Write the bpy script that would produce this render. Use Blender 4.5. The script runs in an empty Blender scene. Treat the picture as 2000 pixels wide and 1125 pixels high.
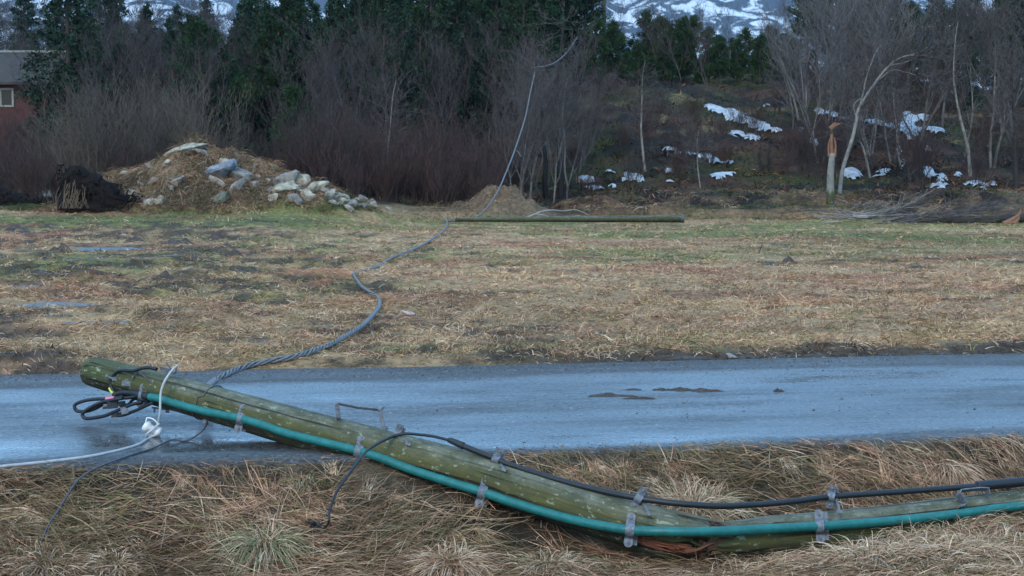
import bpy, math, random, time
T0 = time.time()
import numpy as np
R = math.radians
S = bpy.context.scene
COL = S.collection
rng = np.random.default_rng(7)

#print('T', round(time.time()-T0,1), 'camera')
# ------------------------------------------------------------------ camera
F = 2778.0                      # focal length in pixels of a 2000 px wide frame (50 mm on 36 mm)
PITCH = math.atan((562.5-345)/F)
CAMZ = 1.6
cd = bpy.data.cameras.new('camera'); cam = bpy.data.objects.new('camera', cd); COL.objects.link(cam)
cd.sensor_width = 36; cd.lens = 50; cd.clip_end = 20000; cd.clip_start = .05
cam.location = (0, 0, CAMZ); cam.rotation_euler = (math.pi/2-PITCH, 0, 0)
cd.dof.use_dof = True; cd.dof.focus_distance = 8.2; cd.dof.aperture_fstop = 11
S.camera = cam

#print('T', round(time.time()-T0,1), 'light')
# ------------------------------------------------------------------ light
w = bpy.data.worlds.new("World"); S.world = w; w.use_nodes = True
nt = w.node_tree; bg = nt.nodes['Background']
sky = nt.nodes.new('ShaderNodeTexSky'); sky.sky_type = 'NISHITA'; sky.sun_disc = False
SUN_EL, SUN_ROT = 9.0, 200.0
sky.sun_elevation = R(SUN_EL); sky.sun_rotation = R(SUN_ROT); sky.ozone_density = 5.0; sky.air_density = 1.0; sky.dust_density = 1.2
mx = nt.nodes.new('ShaderNodeMix'); mx.data_type = 'RGBA'; mx.blend_type = 'MIX'
mx.inputs['Factor'].default_value = 0.6
mx.inputs['B'].default_value = (2.45, 4.5, 6.9, 1)        # even grey-blue cloud layer
nt.links.new(sky.outputs[0], mx.inputs['A']); nt.links.new(mx.outputs['Result'], bg.inputs[0])
bg.inputs[1].default_value = 0.15
sd = bpy.data.lights.new('sun', 'SUN'); sd.energy = 0.8; sd.angle = R(25); sd.color = (1.0, .88, .74)
sun = bpy.data.objects.new('sun', sd); COL.objects.link(sun)
_a = R(SUN_ROT); _e = R(38)
sun.rotation_euler = (R(90-38), 0, math.pi-_a+0.0)
S.view_settings.view_transform = 'Standard'; S.view_settings.look = 'None'
S.view_settings.exposure = 1.35; S.view_settings.gamma = 1
S.cycles.max_bounces = 5; S.cycles.diffuse_bounces = 2; S.cycles.glossy_bounces = 3
S.cycles.transparent_max_bounces = 6; S.cycles.volume_bounces = 0
S.cycles.use_denoising = True
try: S.cycles.denoiser = 'OPENIMAGEDENOISE'
except Exception: pass

#print('T', round(time.time()-T0,1), 'helpers')
# ------------------------------------------------------------------ helpers
SP, CP = math.sin(PITCH), math.cos(PITCH)
def ray(px, py):
    u = (px-1000)/F; v = (562.5-py)/F
    return np.array([u, CP+v*SP, -SP+v*CP])
def at(px, py, Y):
    d = ray(px, py); k = Y/d[1]
    return np.array([0, 0, CAMZ])+d*k
TAB = np.random.default_rng(3).random((8, 256, 256))
def vn(x, y, k=0):
    x = np.asarray(x, float); y = np.asarray(y, float)
    xi = np.floor(x).astype(int); yi = np.floor(y).astype(int)
    fx = x-xi; fy = y-yi; fx = fx*fx*(3-2*fx); fy = fy*fy*(3-2*fy)
    T = TAB[k % 8]
    a = T[xi & 255, yi & 255]; b = T[(xi+1) & 255, yi & 255]; c = T[xi & 255, (yi+1) & 255]; d = T[(xi+1) & 255, (yi+1) & 255]
    return (a*(1-fx)+b*fx)*(1-fy)+(c*(1-fx)+d*fx)*fy
def fbm(x, y, sc, o=4, k=0):
    s = 0; a = .5; t = 0
    for i in range(o):
        s = s+a*vn(x/sc+13.7*i+5.1, y/sc+7.3*i+1.7, k+i); t += a; a *= .5; sc = sc*.5
    return s/t*2-1
def ss(e0, e1, x):
    t = np.clip((x-e0)/(e1-e0), 0, 1); return t*t*(3-2*t)
def lerp(a, b, t): return a+(b-a)*t

SL = .163; RN = 8.17; RW = 3.88
def sroad(X, Y): return (Y-SL*X-RN)/math.sqrt(1+SL*SL)
PUD = [(200, 487, .75, .5), (163, 508, .3, .3), (95, 596, .42, .25), (178, 632, .42, .16), (2, 692, .2, .1), (330, 500, .22, .2), (60, 560, .25, .2),(380,612,.2,.1)]
PUDW = []
def h_raw(X, Y):
    X = np.asarray(X, float); Y = np.asarray(Y, float)
    s = sroad(X, Y)
    n1 = fbm(X, Y, .9, 4, 0); n2 = fbm(X, Y, .28, 3, 2)
    # near side: verge, ditch, near bank
    xs = ss(.2, 2.6, X)
    prof = np.interp(s, [-4.5, -3.0, -2.35, -1.75, -1.25, -.85, -.4, -.08, 0], [.0, -.06, -.2, -.36, -.41, -.37, -.19, -.03, -.015])
    prof2 = np.interp(s, [-4.5, -3.0, -2.2, -1.85, -1.45, -.9, -.4, -.08, 0], [.05, .04, .0, -.06, -.33, -.42, -.2, -.03, -.015])
    near = lerp(prof, prof2, xs)+ss(0, -.5, s)*(n1*.06+n2*.035)
    # field
    left = ss(3, -6, X+.12*(Y-25))*ss(14, 19, Y)*ss(48, 36, Y)
    f = ss(RW, RW+1.2, s)
    field = f*(.03+n1*.035+n2*.03)+left*(np.abs(fbm(X, Y, 1.7, 4, 4))*.26-.05+n2*.07)
    field = field+ss(RW, RW+.3, s)*ss(RW+1.0, RW+.4, s)*(.05+n2*.05)
    field = field+.5*ss(36, 48, Y)*ss(-3.5, -7.5, X)
    # stony earth mound on the left
    dx = X+11.06; dm = np.sqrt((dx/np.where(dx < 0, 3.9, 7.6))**2+((Y-48.5)/3.4)**2)
    mound = 2.25*np.clip(1-dm, 0, 1)**np.where(dx < 0, .8, 1.0)*(1+.22*n1+.25*fbm(X, Y, 2.4, 3, 6))+ss(1.2, .8, dm)*(n1*.22+n2*.1)
    field = field+mound
    # small grassy heap
    dm2 = np.sqrt(((X+.4)/2.3)**2+((Y-54.5)/2.)**2)
    field = field+ss(1.15, 0, dm2)*(.72+.5*n1+.3*n2)
    # bank along the far edge of the field
    by = Y+.9*fbm(X, Y*0, 3.0, 3, 5)
    field = field+ss(-2.5, 6, X)*(.42*ss(53.6, 54.4, by)+.5*ss(55.8, 57.2, by)+ss(53, 56, Y)*n1*.22)
    field = field+ss(2, -4, X)*.45*ss(50, 56, Y)*ss(-14, -5, X)
    A = np.interp(X/np.maximum(Y, 30), [-.36, -.15, -.02, .03, .2, .36], [3.6, 3.6, 5.2, 7.4, 7.2, 6.2])
    hill = A*(.55*ss(58, 106, Y)+.45*ss(60, 96, Y+9*fbm(X, Y, 22, 2, 6)))
    hill = hill+ss(60, 72, Y)*(fbm(X, Y, 9, 5, 3)*1.0+np.abs(fbm(X, Y, 4, 3, 1))*.55)
    far = 30*ss(140, 380, Y)*np.interp(X/np.maximum(Y, 30), [-.4, -.1, .03, .2, .23, .4], [.95, 1.0, .12, .12, .3, .4])
    back = f*(0)+field+hill+far
    z = np.where(s < 0, near, np.where(s < RW, -.015, back-.015))
    return z
for (px, py, rx, ry) in PUD:
    d = ray(px, py); k = -(CAMZ-.0)/d[2]; P = d*k
    zc = float(np.mean(h_raw(P[0]+np.linspace(-rx, rx, 5), P[1]+np.zeros(5))))+.05
    k = (zc-CAMZ)/d[2]; PUDW.append((d[0]*k, d[1]*k, rx*1.1, ry*1.7, zc))
def h(X, Y):
    z = h_raw(X, Y)
    for (x0, y0, rx, ry, zc) in PUDW:
        d = np.sqrt(((X-x0)/rx)**2+((Y-y0)/ry)**2)+.35*fbm(X, Y, .4, 2, 3)
        z = lerp(z, zc+.06*(d-1.), ss(3.6, 1.5, d))
    return z
def hit(px, py, ymax=130, y0=4.5):
    d = ray(px, py); Y = np.concatenate([np.arange(y0, 20, .12), np.arange(max(20, y0), ymax, .6)])
    for st in (0, 1):
        k = Y/d[1]; X = d[0]*k; Z = CAMZ+d[2]*k
        b = Z < h(X, Y)
        i = int(np.argmax(b)) if b.any() else len(Y)-1
        if st == 0: Y = np.linspace(Y[max(0, i-1)], Y[i], 14)
    return np.array([X[i], Y[i], Z[i]])

WL = {}
def thing(name, label, cat, loc=(0, 0, 0), group=None, kind=None):
    o = bpy.data.objects.new(name, None); COL.objects.link(o); o.location = tuple(loc)
    o.empty_display_size = .2
    WL[o.name] = np.array(loc, float); tag(o, label, cat, group, kind); return o
def tag(o, label=None, cat=None, group=None, kind=None):
    if label: o['label'] = label
    if cat: o['category'] = cat
    if group: o['group'] = group
    if kind: o['kind'] = kind
    return o
def plabel(o, l): o['label'] = l; return o

class G:
    """collects geometry in world coordinates, linked as one mesh"""
    def __init__(s): s.v = []; s.f = []; s.c = []; s.g = []; s.n = 0
    def add(s, v, f, c=None, g=None):
        v = np.asarray(v, float).reshape(-1, 3); f = np.asarray(f, int)
        s.v.append(v); s.f.append(f+s.n); s.n += len(v)
        if c is None: c = np.ones((len(v), 4))
        c = np.asarray(c, float)
        if c.ndim == 1: c = np.tile(c, (len(v), 1))
        if c.shape[1] == 3: c = np.hstack([c, np.ones((len(c), 1))])
        s.c.append(c); s.g.append(v if g is None else g)
        return s
    def build(s, name, mat, parent=None, loc=None, smooth=True):
        V = np.vstack(s.v); org = np.zeros(3)
        if parent is not None: org = WL[parent.name]
        elif loc is not None: org = np.array(loc, float)
        me = bpy.data.meshes.new(name)
        fs = s.f
        lens = np.concatenate([np.full(len(a), a.shape[1]) for a in fs]); idx = np.concatenate([a.ravel() for a in fs])
        me.vertices.add(len(V)); me.vertices.foreach_set('co', (V-org).astype(np.float32).ravel())
        me.loops.add(len(idx)); me.loops.foreach_set('vertex_index', idx.astype(np.int32))
        me.polygons.add(len(lens)); st = np.concatenate([[0], np.cumsum(lens)[:-1]])
        me.polygons.foreach_set('loop_start', st.astype(np.int32))
        me.polygons.foreach_set('use_smooth', np.full(len(lens), smooth))
        me.update(calc_edges=True)
        ca = me.color_attributes.new('Col', 'FLOAT_COLOR', 'POINT'); ca.data.foreach_set('color', np.vstack(s.c).astype(np.float32).ravel())
        ga = me.attributes.new('gco', 'FLOAT_VECTOR', 'POINT'); ga.data.foreach_set('vector', (np.vstack(s.g)).astype(np.float32).ravel())
        me.materials.append(mat)
        o = bpy.data.objects.new(name, me); COL.objects.link(o)
        if parent is not None: o.parent = parent; WL[o.name] = org.copy()
        else: o.location = tuple(org); WL[o.name] = org.copy()
        return o

def smooth(P, n=8):
    P = np.asarray(P, float); Q = np.vstack([2*P[0]-P[1], P, 2*P[-1]-P[-2]]); out = []
    for i in range(1, len(Q)-2):
        for t in np.linspace(0, 1, n, endpoint=False):
            a, b, c, d = Q[i-1], Q[i], Q[i+1], Q[i+2]
            out.append(.5*((2*b)+(-a+c)*t+(2*a-5*b+4*c-d)*t*t+(-a+3*b-3*c+d)*t**3))
    out.append(P[-1]); return np.array(out)
def frames(P, ref=None):
    T = np.gradient(P, axis=0); T /= np.linalg.norm(T, axis=1)[:, None]+1e-9
    N = np.zeros_like(P)
    n = np.array([0, -1., 0]) if ref is None else np.asarray(ref, float)
    if abs(np.dot(n, T[0])) > .95: n = np.array([0, 0, 1.])
    for i in range(len(P)):
        if ref is not None: n = np.asarray(ref, float)
        n = n-T[i]*np.dot(n, T[i]); n = n/(np.linalg.norm(n)+1e-9); N[i] = n
    B = np.cross(N, T); return T, N, B
def tube(g, P, r, n=10, c=None, ref=None, cap=True, rfun=None):
    P = np.asarray(P, float); r = np.broadcast_to(np.asarray(r, float), (len(P),))
    T, N, B = frames(P, ref)
    L = np.concatenate([[0], np.cumsum(np.linalg.norm(np.diff(P, axis=0), axis=1))])
    a = np.arange(n)/n*2*math.pi
    rr = r[:, None]*np.ones(n)
    if rfun is not None: rr = rfun(L[:, None], a[None, :], rr)
    V = P[:, None]+rr[..., None]*(np.cos(a)[None, :, None]*N[:, None]+np.sin(a)[None, :, None]*B[:, None])
    gc = np.stack([rr*np.cos(a), rr*np.sin(a), np.repeat(L[:, None], n, 1)], -1)
    m = len(P); i = np.arange(m-1)[:, None]; j = np.arange(n)[None, :]; j2 = (j+1) % n
    f = np.stack([i*n+j, i*n+j2, (i+1)*n+j2, (i+1)*n+j], -1).reshape(-1, 4)
    if callable(c): cc = c(L[:, None]+0*a, a[None, :]+0*L[:, None]).reshape(-1, 4)
    else: cc = c
    g.add(V.reshape(-1, 3), f[:, ::-1], cc, gc.reshape(-1, 3))
    if cap:
        for k, base in ((0, 0), (m-1, (m-1)*n)):
            ring = V[k]; c2 = None if cc is None else np.asarray(cc, float)
            if c2 is not None and c2.ndim == 2: c2 = c2[base:base+n]
            g.add(ring, [list(range(n))], c2, gc[k])
    return g
def box(g, c, X, Y, Z, hx, hy, hz, col=None, bev=.15):
    """bevelled box: centre c, unit axes X,Y,Z, half sizes"""
    X, Y, Z = [np.asarray(q, float) for q in (X, Y, Z)]
    b = bev*min(hx, hy, hz); V = []; idx = {}
    for sx in (-1, 1):
        for sy in (-1, 1):
            for sz in (-1, 1):
                for ax in range(3):
                    p = [sx*(hx-b), sy*(hy-b), sz*(hz-b)]; p[ax] = (sx*hx, sy*hy, sz*hz)[ax]
                    idx[(sx, sy, sz, ax)] = len(V); V.append(c+X*p[0]+Y*p[1]+Z*p[2])
    q4 = []; t3 = []
    for ax in range(3):
        o = [k for k in range(3) if k != ax]
        for sg in (-1, 1):
            f = []
            for s1, s2 in ((-1, -1), (1, -1), (1, 1), (-1, 1)):
                k = [0, 0, 0]; k[ax] = sg; k[o[0]] = s1; k[o[1]] = s2; f.append(idx[(*k, ax)])
            q4.append(f)
    for ax in range(3):
        o = [k for k in range(3) if k != ax]
        for s1 in (-1, 1):
            for s2 in (-1, 1):
                ka = [0]*3; kb = [0]*3; ka[o[0]] = s1; ka[o[1]] = s2; kb[o[0]] = s1; kb[o[1]] = s2; ka[ax] = -1; kb[ax] = 1
                q4.append([idx[(*ka, o[0])], idx[(*kb, o[0])], idx[(*kb, o[1])], idx[(*ka, o[1])]])
    for k in [(a, b_, c_) for a in (-1, 1) for b_ in (-1, 1) for c_ in (-1, 1)]: t3.append([idx[(*k, 0)], idx[(*k, 1)], idx[(*k, 2)]])
    g.add(V, q4, col); g.add(V, t3, col); return g
def prism(g, c, ax, r, hh, n=6, col=None):
    ax = np.asarray(ax, float)/np.linalg.norm(ax)
    tube(g, [c-ax*hh, c+ax*hh], r, n, col); return g
def strip(g, path, W, hw, th, col=None):
    """flat bar bent along path (world points), wide along W, thickness th"""
    P = np.asarray(path, float); W = np.asarray(W, float)/np.linalg.norm(W)
    T = np.gradient(P, axis=0); T /= np.linalg.norm(T, axis=1)[:, None]
    N = np.cross(T, W); N /= np.linalg.norm(N, axis=1)[:, None]
    ring = np.stack([P+W*hw+N*th/2, P-W*hw+N*th/2, P-W*hw-N*th/2, P+W*hw-N*th/2], 1)
    m = len(P); i = np.arange(m-1)[:, None]; j = np.arange(4)[None]; f = np.stack([i*4+j, i*4+(j+1) % 4, (i+1)*4+(j+1) % 4, (i+1)*4+j], -1).reshape(-1, 4)
    g.add(ring.reshape(-1, 3), f, col); g.add(ring[0], [[0, 1, 2, 3]], col); g.add(ring[-1], [[0, 1, 2, 3]], col); return g

#print('T', round(time.time()-T0,1), 'materials')
# ------------------------------------------------------------------ materials
def mat(name, base=(.5, .5, .5), rough=.7, attr=False, metal=0, noise=None, bump=None, spec=.5, coord='gco', stretch=None, fn=None):
    """noise=(scale, amount, detail) multiplies the colour; bump=(scale, strength, distance)"""
    m = bpy.data.materials.new(name); m.use_nodes = True; t = m.node_tree; N = t.nodes; Lk = t.links
    b = N['Principled BSDF']; b.inputs['Roughness'].default_value = rough; b.inputs['Metallic'].default_value = metal
    b.inputs['Specular IOR Level'].default_value = spec
    if attr:
        a = N.new('ShaderNodeAttribute'); a.attribute_name = 'Col'; col = a.outputs['Color']
    else:
        a = N.new('ShaderNodeRGB'); a.outputs[0].default_value = (*base, 1); col = a.outputs[0]
    if coord == 'gco': cn = N.new('ShaderNodeAttribute'); cn.attribute_name = 'gco'; co = cn.outputs['Vector']
    else: cn = N.new('ShaderNodeTexCoord'); co = cn.outputs['Object']
    if stretch:
        mp = N.new('ShaderNodeMapping'); mp.inputs['Scale'].default_value = stretch; Lk.new(co, mp.inputs[0]); co = mp.outputs[0]
    if noise:
        n = N.new('ShaderNodeTexNoise'); n.inputs['Scale'].default_value = noise[0]; n.inputs['Detail'].default_value = noise[2] if len(noise) > 2 else 6
        n.inputs['Roughness'].default_value = .65
        Lk.new(co, n.inputs['Vector']); r = N.new('ShaderNodeMapRange'); r.inputs[1].default_value = .3; r.inputs[2].default_value = .7
        r.inputs[3].default_value = 1-noise[1]; r.inputs[4].default_value = 1+noise[1]; Lk.new(n.outputs[0], r.inputs[0])
        mm = N.new('ShaderNodeVectorMath'); mm.operation = 'SCALE'; Lk.new(col, mm.inputs[0]); Lk.new(r.outputs[0], mm.inputs['Scale']); col = mm.outputs[0]
    Lk.new(col, b.inputs['Base Color'])
    if bump:
        n = N.new('ShaderNodeTexNoise'); n.inputs['Scale'].default_value = bump[0]; n.inputs['Detail'].default_value = 6; n.inputs['Roughness'].default_value = .7; Lk.new(co, n.inputs['Vector'])
        bp = N.new('ShaderNodeBump'); bp.inputs['Strength'].default_value = bump[1]; bp.inputs['Distance'].default_value = bump[2]
        Lk.new(n.outputs[0], bp.inputs['Height']); Lk.new(bp.outputs[0], b.inputs['Normal'])
    if fn: fn(t, b, col, co)
    return m
def ramp(N, stops):
    r = N.new('ShaderNodeValToRGB'); e = r.color_ramp.elements
    while len(e) < len(stops): e.new(.5)
    for k, (p, c) in enumerate(stops): e[k].position = p; e[k].color = (*c, 1)
    return r

def ground_fn(t, b, col, co):
    N, Lk = t.nodes, t.links
    a = [n for n in N if n.type == 'ATTRIBUTE' and n.attribute_name == 'Col'][0]
    rr = N.new('ShaderNodeMapRange'); rr.inputs[3].default_value = .72; rr.inputs[4].default_value = .95; Lk.new(a.outputs['Alpha'], rr.inputs[0]); Lk.new(rr.outputs[0], b.inputs['Roughness'])
M_ground = mat('soil_and_turf', attr=True, noise=(7, .55, 9), bump=(14, .9, .06), spec=.22, fn=ground_fn)
def road_fn(t, b, col, co):
    N, Lk = t.nodes, t.links
    tc = N.new('ShaderNodeTexCoord')
    mp = N.new('ShaderNodeMapping'); mp.inputs['Rotation'].default_value = (0, 0, -math.atan(SL)); Lk.new(tc.outputs['Object'], mp.inputs[0])
    def noise(scale, st=(1, 1, 1), det=6, ro=.6):
        m2 = N.new('ShaderNodeMapping'); m2.inputs['Scale'].default_value = st; Lk.new(mp.outputs[0], m2.inputs[0])
        n = N.new('ShaderNodeTexNoise'); n.inputs['Scale'].default_value = scale; n.inputs['Detail'].default_value = det; n.inputs['Roughness'].default_value = ro; Lk.new(m2.outputs[0], n.inputs['Vector']); return n.outputs[0]
    sep = N.new('ShaderNodeSeparateXYZ'); Lk.new(mp.outputs[0], sep.inputs[0])
    # wetness varies across the road: dry chippings at the edges, wet wheel tracks
    wob = N.new('ShaderNodeMath'); wob.operation = 'MULTIPLY_ADD'; wob.inputs[1].default_value = .9; Lk.new(noise(.35, (.5, 1, 1), 5), wob.inputs[0]); Lk.new(sep.outputs[1], wob.inputs[2])
    y0 = RN*math.cos(math.atan(SL))
    mr = N.new('ShaderNodeMapRange'); mr.inputs[1].default_value = y0+.45; mr.inputs[2].default_value = y0+RW+.45; Lk.new(wob.outputs[0], mr.inputs[0])
    rp = ramp(N, [(0, (.62,)*3), (.03, (.5,)*3), (.07, (.12,)*3), (.16, (.1,)*3), (.24, (.24,)*3), (.42, (.3,)*3), (.58, (.16,)*3), (.7, (.14,)*3), (.77, (.25,)*3), (.81, (.42,)*3), (.84, (.62,)*3), (.9, (.5,)*3), (1, (.75,)*3)]); Lk.new(mr.outputs[0], rp.inputs[0])
    st = noise(1.1, (.3, 1.2, 1), 7, .7)
    st2 = N.new('ShaderNodeMapRange'); st2.inputs[1].default_value = .35; st2.inputs[2].default_value = .7; st2.inputs[3].default_value = -.08; st2.inputs[4].default_value = .36; Lk.new(st, st2.inputs[0])
    fine = noise(28, (1, 1, 1), 6, .75); f2 = N.new('ShaderNodeMapRange'); f2.inputs[1].default_value = .4; f2.inputs[2].default_value = .7; f2.inputs[3].default_value = 0; f2.inputs[4].default_value = .22; Lk.new(fine, f2.inputs[0])
    s1 = N.new('ShaderNodeMath'); Lk.new(rp.outputs[0], s1.inputs[0]); Lk.new(st2.outputs[0], s1.inputs[1])
    s2 = N.new('ShaderNodeMath'); s2.use_clamp = True; Lk.new(s1.outputs[0], s2.inputs[0]); Lk.new(f2.outputs[0], s2.inputs[1]); Lk.new(s2.outputs[0], b.inputs['Roughness'])
    # aggregate: dark binder with paler chippings
    vo = N.new('ShaderNodeTexVoronoi'); vo.inputs['Scale'].default_value = 55; Lk.new(mp.outputs[0], vo.inputs['Vector'])
    cr = ramp(N, [(0, (.028, .030, .034)), (.45, (.05, .052, .055)), (.8, (.085, .083, .08)), (.93, (.13, .125, .12)), (1, (.42, .4, .37))]); Lk.new(vo.outputs['Color'], cr.inputs[0])
    blot = noise(.7, (.5, 1.5, 1), 6, .7); br = N.new('ShaderNodeMapRange'); br.inputs[1].default_value = .3; br.inputs[2].default_value = .7; br.inputs[3].default_value = .65; br.inputs[4].default_value = 1.35; Lk.new(blot, br.inputs[0])
    mm = N.new('ShaderNodeVectorMath'); mm.operation = 'SCALE'; Lk.new(cr.outputs[0], mm.inputs[0]); Lk.new(br.outputs[0], mm.inputs['Scale']); Lk.new(mm.outputs[0], b.inputs['Base Color']); cw = N.new('ShaderNodeMapRange'); cw.inputs[1].default_value = .2; cw.inputs[2].default_value = .65; cw.inputs[3].default_value = 1; cw.inputs[4].default_value = 0; Lk.new(s2.outputs[0], cw.inputs[0]); Lk.new(cw.outputs[0], b.inputs['Coat Weight']); b.inputs['Coat IOR'].default_value = 1.33
    Lk.new(s2.outputs[0], b.inputs['Coat Roughness'])
    # bump: chippings where the water film is thin, ripple streaks elsewhere
    bp = N.new('ShaderNodeBump'); bp.inputs['Distance'].default_value = .004; bs = N.new('ShaderNodeMath'); bs.operation = 'MULTIPLY'; bs.inputs[1].default_value = .75; Lk.new(s2.outputs[0], bs.inputs[0]); Lk.new(bs.outputs[0], bp.inputs['Strength']); Lk.new(vo.outputs['Distance'], bp.inputs['Height'])
    bp2 = N.new('ShaderNodeBump'); bp2.inputs['Distance'].default_value = .006; bp2.inputs['Strength'].default_value = .5; Lk.new(noise(5, (.4, 1.6, 1), 5), bp2.inputs['Height']); Lk.new(bp.outputs[0], bp2.inputs['Normal']); Lk.new(bp2.outputs[0], b.inputs['Normal'])
M_road = mat('wet_asphalt', base=(.05, .05, .055), rough=.2, spec=.5, fn=road_fn)
M_grass = mat('dead_grass', attr=True, rough=.75, spec=.12, noise=(25, .3, 2))
M_twig = mat('bare_bark', attr=True, rough=.85, spec=.2, noise=(4, .35, 3))
M_needle = mat('conifer_needles', attr=True, rough=.75, spec=.15)
M_bark = mat('conifer_bark', base=(.055, .042, .034), rough=.9, spec=.15, noise=(6, .4, 3))
M_rock = mat('granite', attr=True, rough=.85, noise=(5, .6, 8), bump=(9, .9, .06), spec=.2)
M_peat = mat('peat_roots', base=(.012, .009, .008), rough=.9, noise=(9, .6, 5), bump=(12, 1, .08), spec=.15)
M_mud = mat('wet_mud', base=(.05, .036, .026), rough=.55, noise=(14, .6, 6), bump=(25, 1, .02), spec=.4)
M_snow = mat('old_snow', base=(.33, .365, .40), rough=.7, noise=(2.5, .45, 6), bump=(6, .5, .06))
M_water = mat('puddle_water', base=(.08, .08, .08), rough=.42, spec=.5, bump=(9, .8, .02))
def pole_fn(t, b, col, co):
    N, Lk = t.nodes, t.links
    def noise(scale, st, det=6, ro=.65):
        m2 = N.new('ShaderNodeMapping'); m2.inputs['Scale'].default_value = st; Lk.new(co, m2.inputs[0])
        n = N.new('ShaderNodeTexNoise'); n.inputs['Scale'].default_value = scale; n.inputs['Detail'].default_value = det; n.inputs['Roughness'].default_value = ro; Lk.new(m2.outputs[0], n.inputs['Vector']); return n.outputs[0]
    grain = noise(60, (1, 1, .05), 5, .7); blot = noise(11, (1, 1, .6), 8, .8); lich = noise(38, (1, 1, .6), 4, .6)
    gr = N.new('ShaderNodeMapRange'); gr.inputs[1].default_value = .3; gr.inputs[2].default_value = .7; gr.inputs[3].default_value = .6; gr.inputs[4].default_value = 1.35; Lk.new(grain, gr.inputs[0])
    m1 = N.new('ShaderNodeVectorMath'); m1.operation = 'SCALE'; Lk.new(col, m1.inputs[0]); Lk.new(gr.outputs[0], m1.inputs['Scale'])
    mr = N.new('ShaderNodeMapRange'); mr.inputs[1].default_value = .42; mr.inputs[2].default_value = .60; mr.inputs[3].default_value = 0; mr.inputs[4].default_value = .85; Lk.new(blot, mr.inputs[0])
    mi = N.new('ShaderNodeMix'); mi.data_type = 'RGBA'; Lk.new(mr.outputs[0], mi.inputs['Factor']); Lk.new(m1.outputs[0], mi.inputs['A']); mi.inputs['B'].default_value = (.045, .05, .022, 1)
    ml = N.new('ShaderNodeMapRange'); ml.inputs[1].default_value = .60; ml.inputs[2].default_value = .68; ml.inputs[4].default_value = .55; Lk.new(lich, ml.inputs[0])
    m3 = N.new('ShaderNodeMix'); m3.data_type = 'RGBA'; Lk.new(ml.outputs[0], m3.inputs['Factor']); Lk.new(mi.outputs['Result'], m3.inputs['A']); m3.inputs['B'].default_value = (.3, .34, .24, 1)
    ck = noise(34, (1, 1, .012), 2, .5); mc = N.new('ShaderNodeMapRange'); mc.inputs[1].default_value = .36; mc.inputs[2].default_value = .41; mc.inputs[3].default_value = .25; mc.inputs[4].default_value = 1; Lk.new(ck, mc.inputs[0])
    m4 = N.new('ShaderNodeVectorMath'); m4.operation = 'SCALE'; Lk.new(m3.outputs['Result'], m4.inputs[0]); Lk.new(mc.outputs[0], m4.inputs['Scale']); Lk.new(m4.outputs[0], b.inputs['Base Color'])
    bp = N.new('ShaderNodeBump'); bp.inputs['Strength'].default_value = .7; bp.inputs['Distance'].default_value = .006; Lk.new(grain, bp.inputs['Height'])
    b2 = N.new('ShaderNodeBump'); b2.inputs['Strength'].default_value = .8; b2.inputs['Distance'].default_value = .01; Lk.new(mc.outputs[0], b2.inputs['Height']); Lk.new(bp.outputs[0], b2.inputs['Normal']); Lk.new(b2.outputs[0], b.inputs['Normal'])
M_pole = mat('algae_covered_pole', attr=True, rough=.75, spec=.3, fn=pole_fn)
M_wood = mat('fresh_split_wood', attr=True, rough=.75, noise=(45, .5, 5), bump=(50, .6, .006), stretch=(1, 1, .2), spec=.3)
M_teal = mat('teal_plastic', base=(.010, .130, .118), rough=.45, noise=(22, .28, 7), spec=.45, bump=(30, .15, .002))
M_black = mat('black_rubber', base=(.009, .010, .012), rough=.5, noise=(30, .35, 4), spec=.5)
M_zinc = mat('galvanised_steel', base=(.135, .15, .17), rough=.6, metal=.25, noise=(50, .5, 5), bump=(80, .3, .002))
M_alu = mat('aluminium_strand', base=(.14, .145, .15), rough=.7, metal=.1, noise=(30, .4, 4))
M_line = mat('weathered_line', base=(.115, .12, .125), rough=.6, noise=(20, .3, 4))
M_dullwire = mat('dark_wire', base=(.06, .06, .07), rough=.5, noise=(30, .4, 4))
M_white = mat('white_porcelain', base=(.6, .6, .58), rough=.3, noise=(20, .12, 4))
M_wirew = mat('pale_insulated_wire', base=(.36, .36, .36), rough=.45, noise=(20, .15, 4))
M_pink = mat('pink_tape', base=(.62, .18, .25), rough=.5, noise=(50, .15, 3))
def tape_fn(t, b, col, co):
    N, Lk = t.nodes, t.links; s = N.new('ShaderNodeSeparateXYZ'); Lk.new(co, s.inputs[0])
    a = N.new('ShaderNodeMath'); a.operation = 'GREATER_THAN'; a.inputs[1].default_value = .0; Lk.new(s.outputs[1], a.inputs[0])
    mi = N.new('ShaderNodeMix'); mi.data_type = 'RGBA'; Lk.new(a.outputs[0], mi.inputs['Factor']); mi.inputs['A'].default_value = (.62, .66, .08, 1); mi.inputs['B'].default_value = (.08, .38, .16, 1); Lk.new(mi.outputs['Result'], b.inputs['Base Color'])
M_tape = mat('yellow_green_tape', base=(.6, .7, .1), rough=.45, fn=tape_fn)
M_redwall = mat('red_painted_boards', base=(.055, .014, .012), rough=.8, noise=(3, .25, 4))
M_roof = mat('mossy_roof', base=(.038, .034, .030), rough=.9, noise=(2, .35, 5))
M_trim = mat('pale_trim', base=(.22, .23, .19), rough=.7, noise=(5, .2, 3))
M_glass = mat('dark_window_glass', base=(.01, .012, .015), rough=.3, spec=.2)

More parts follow.
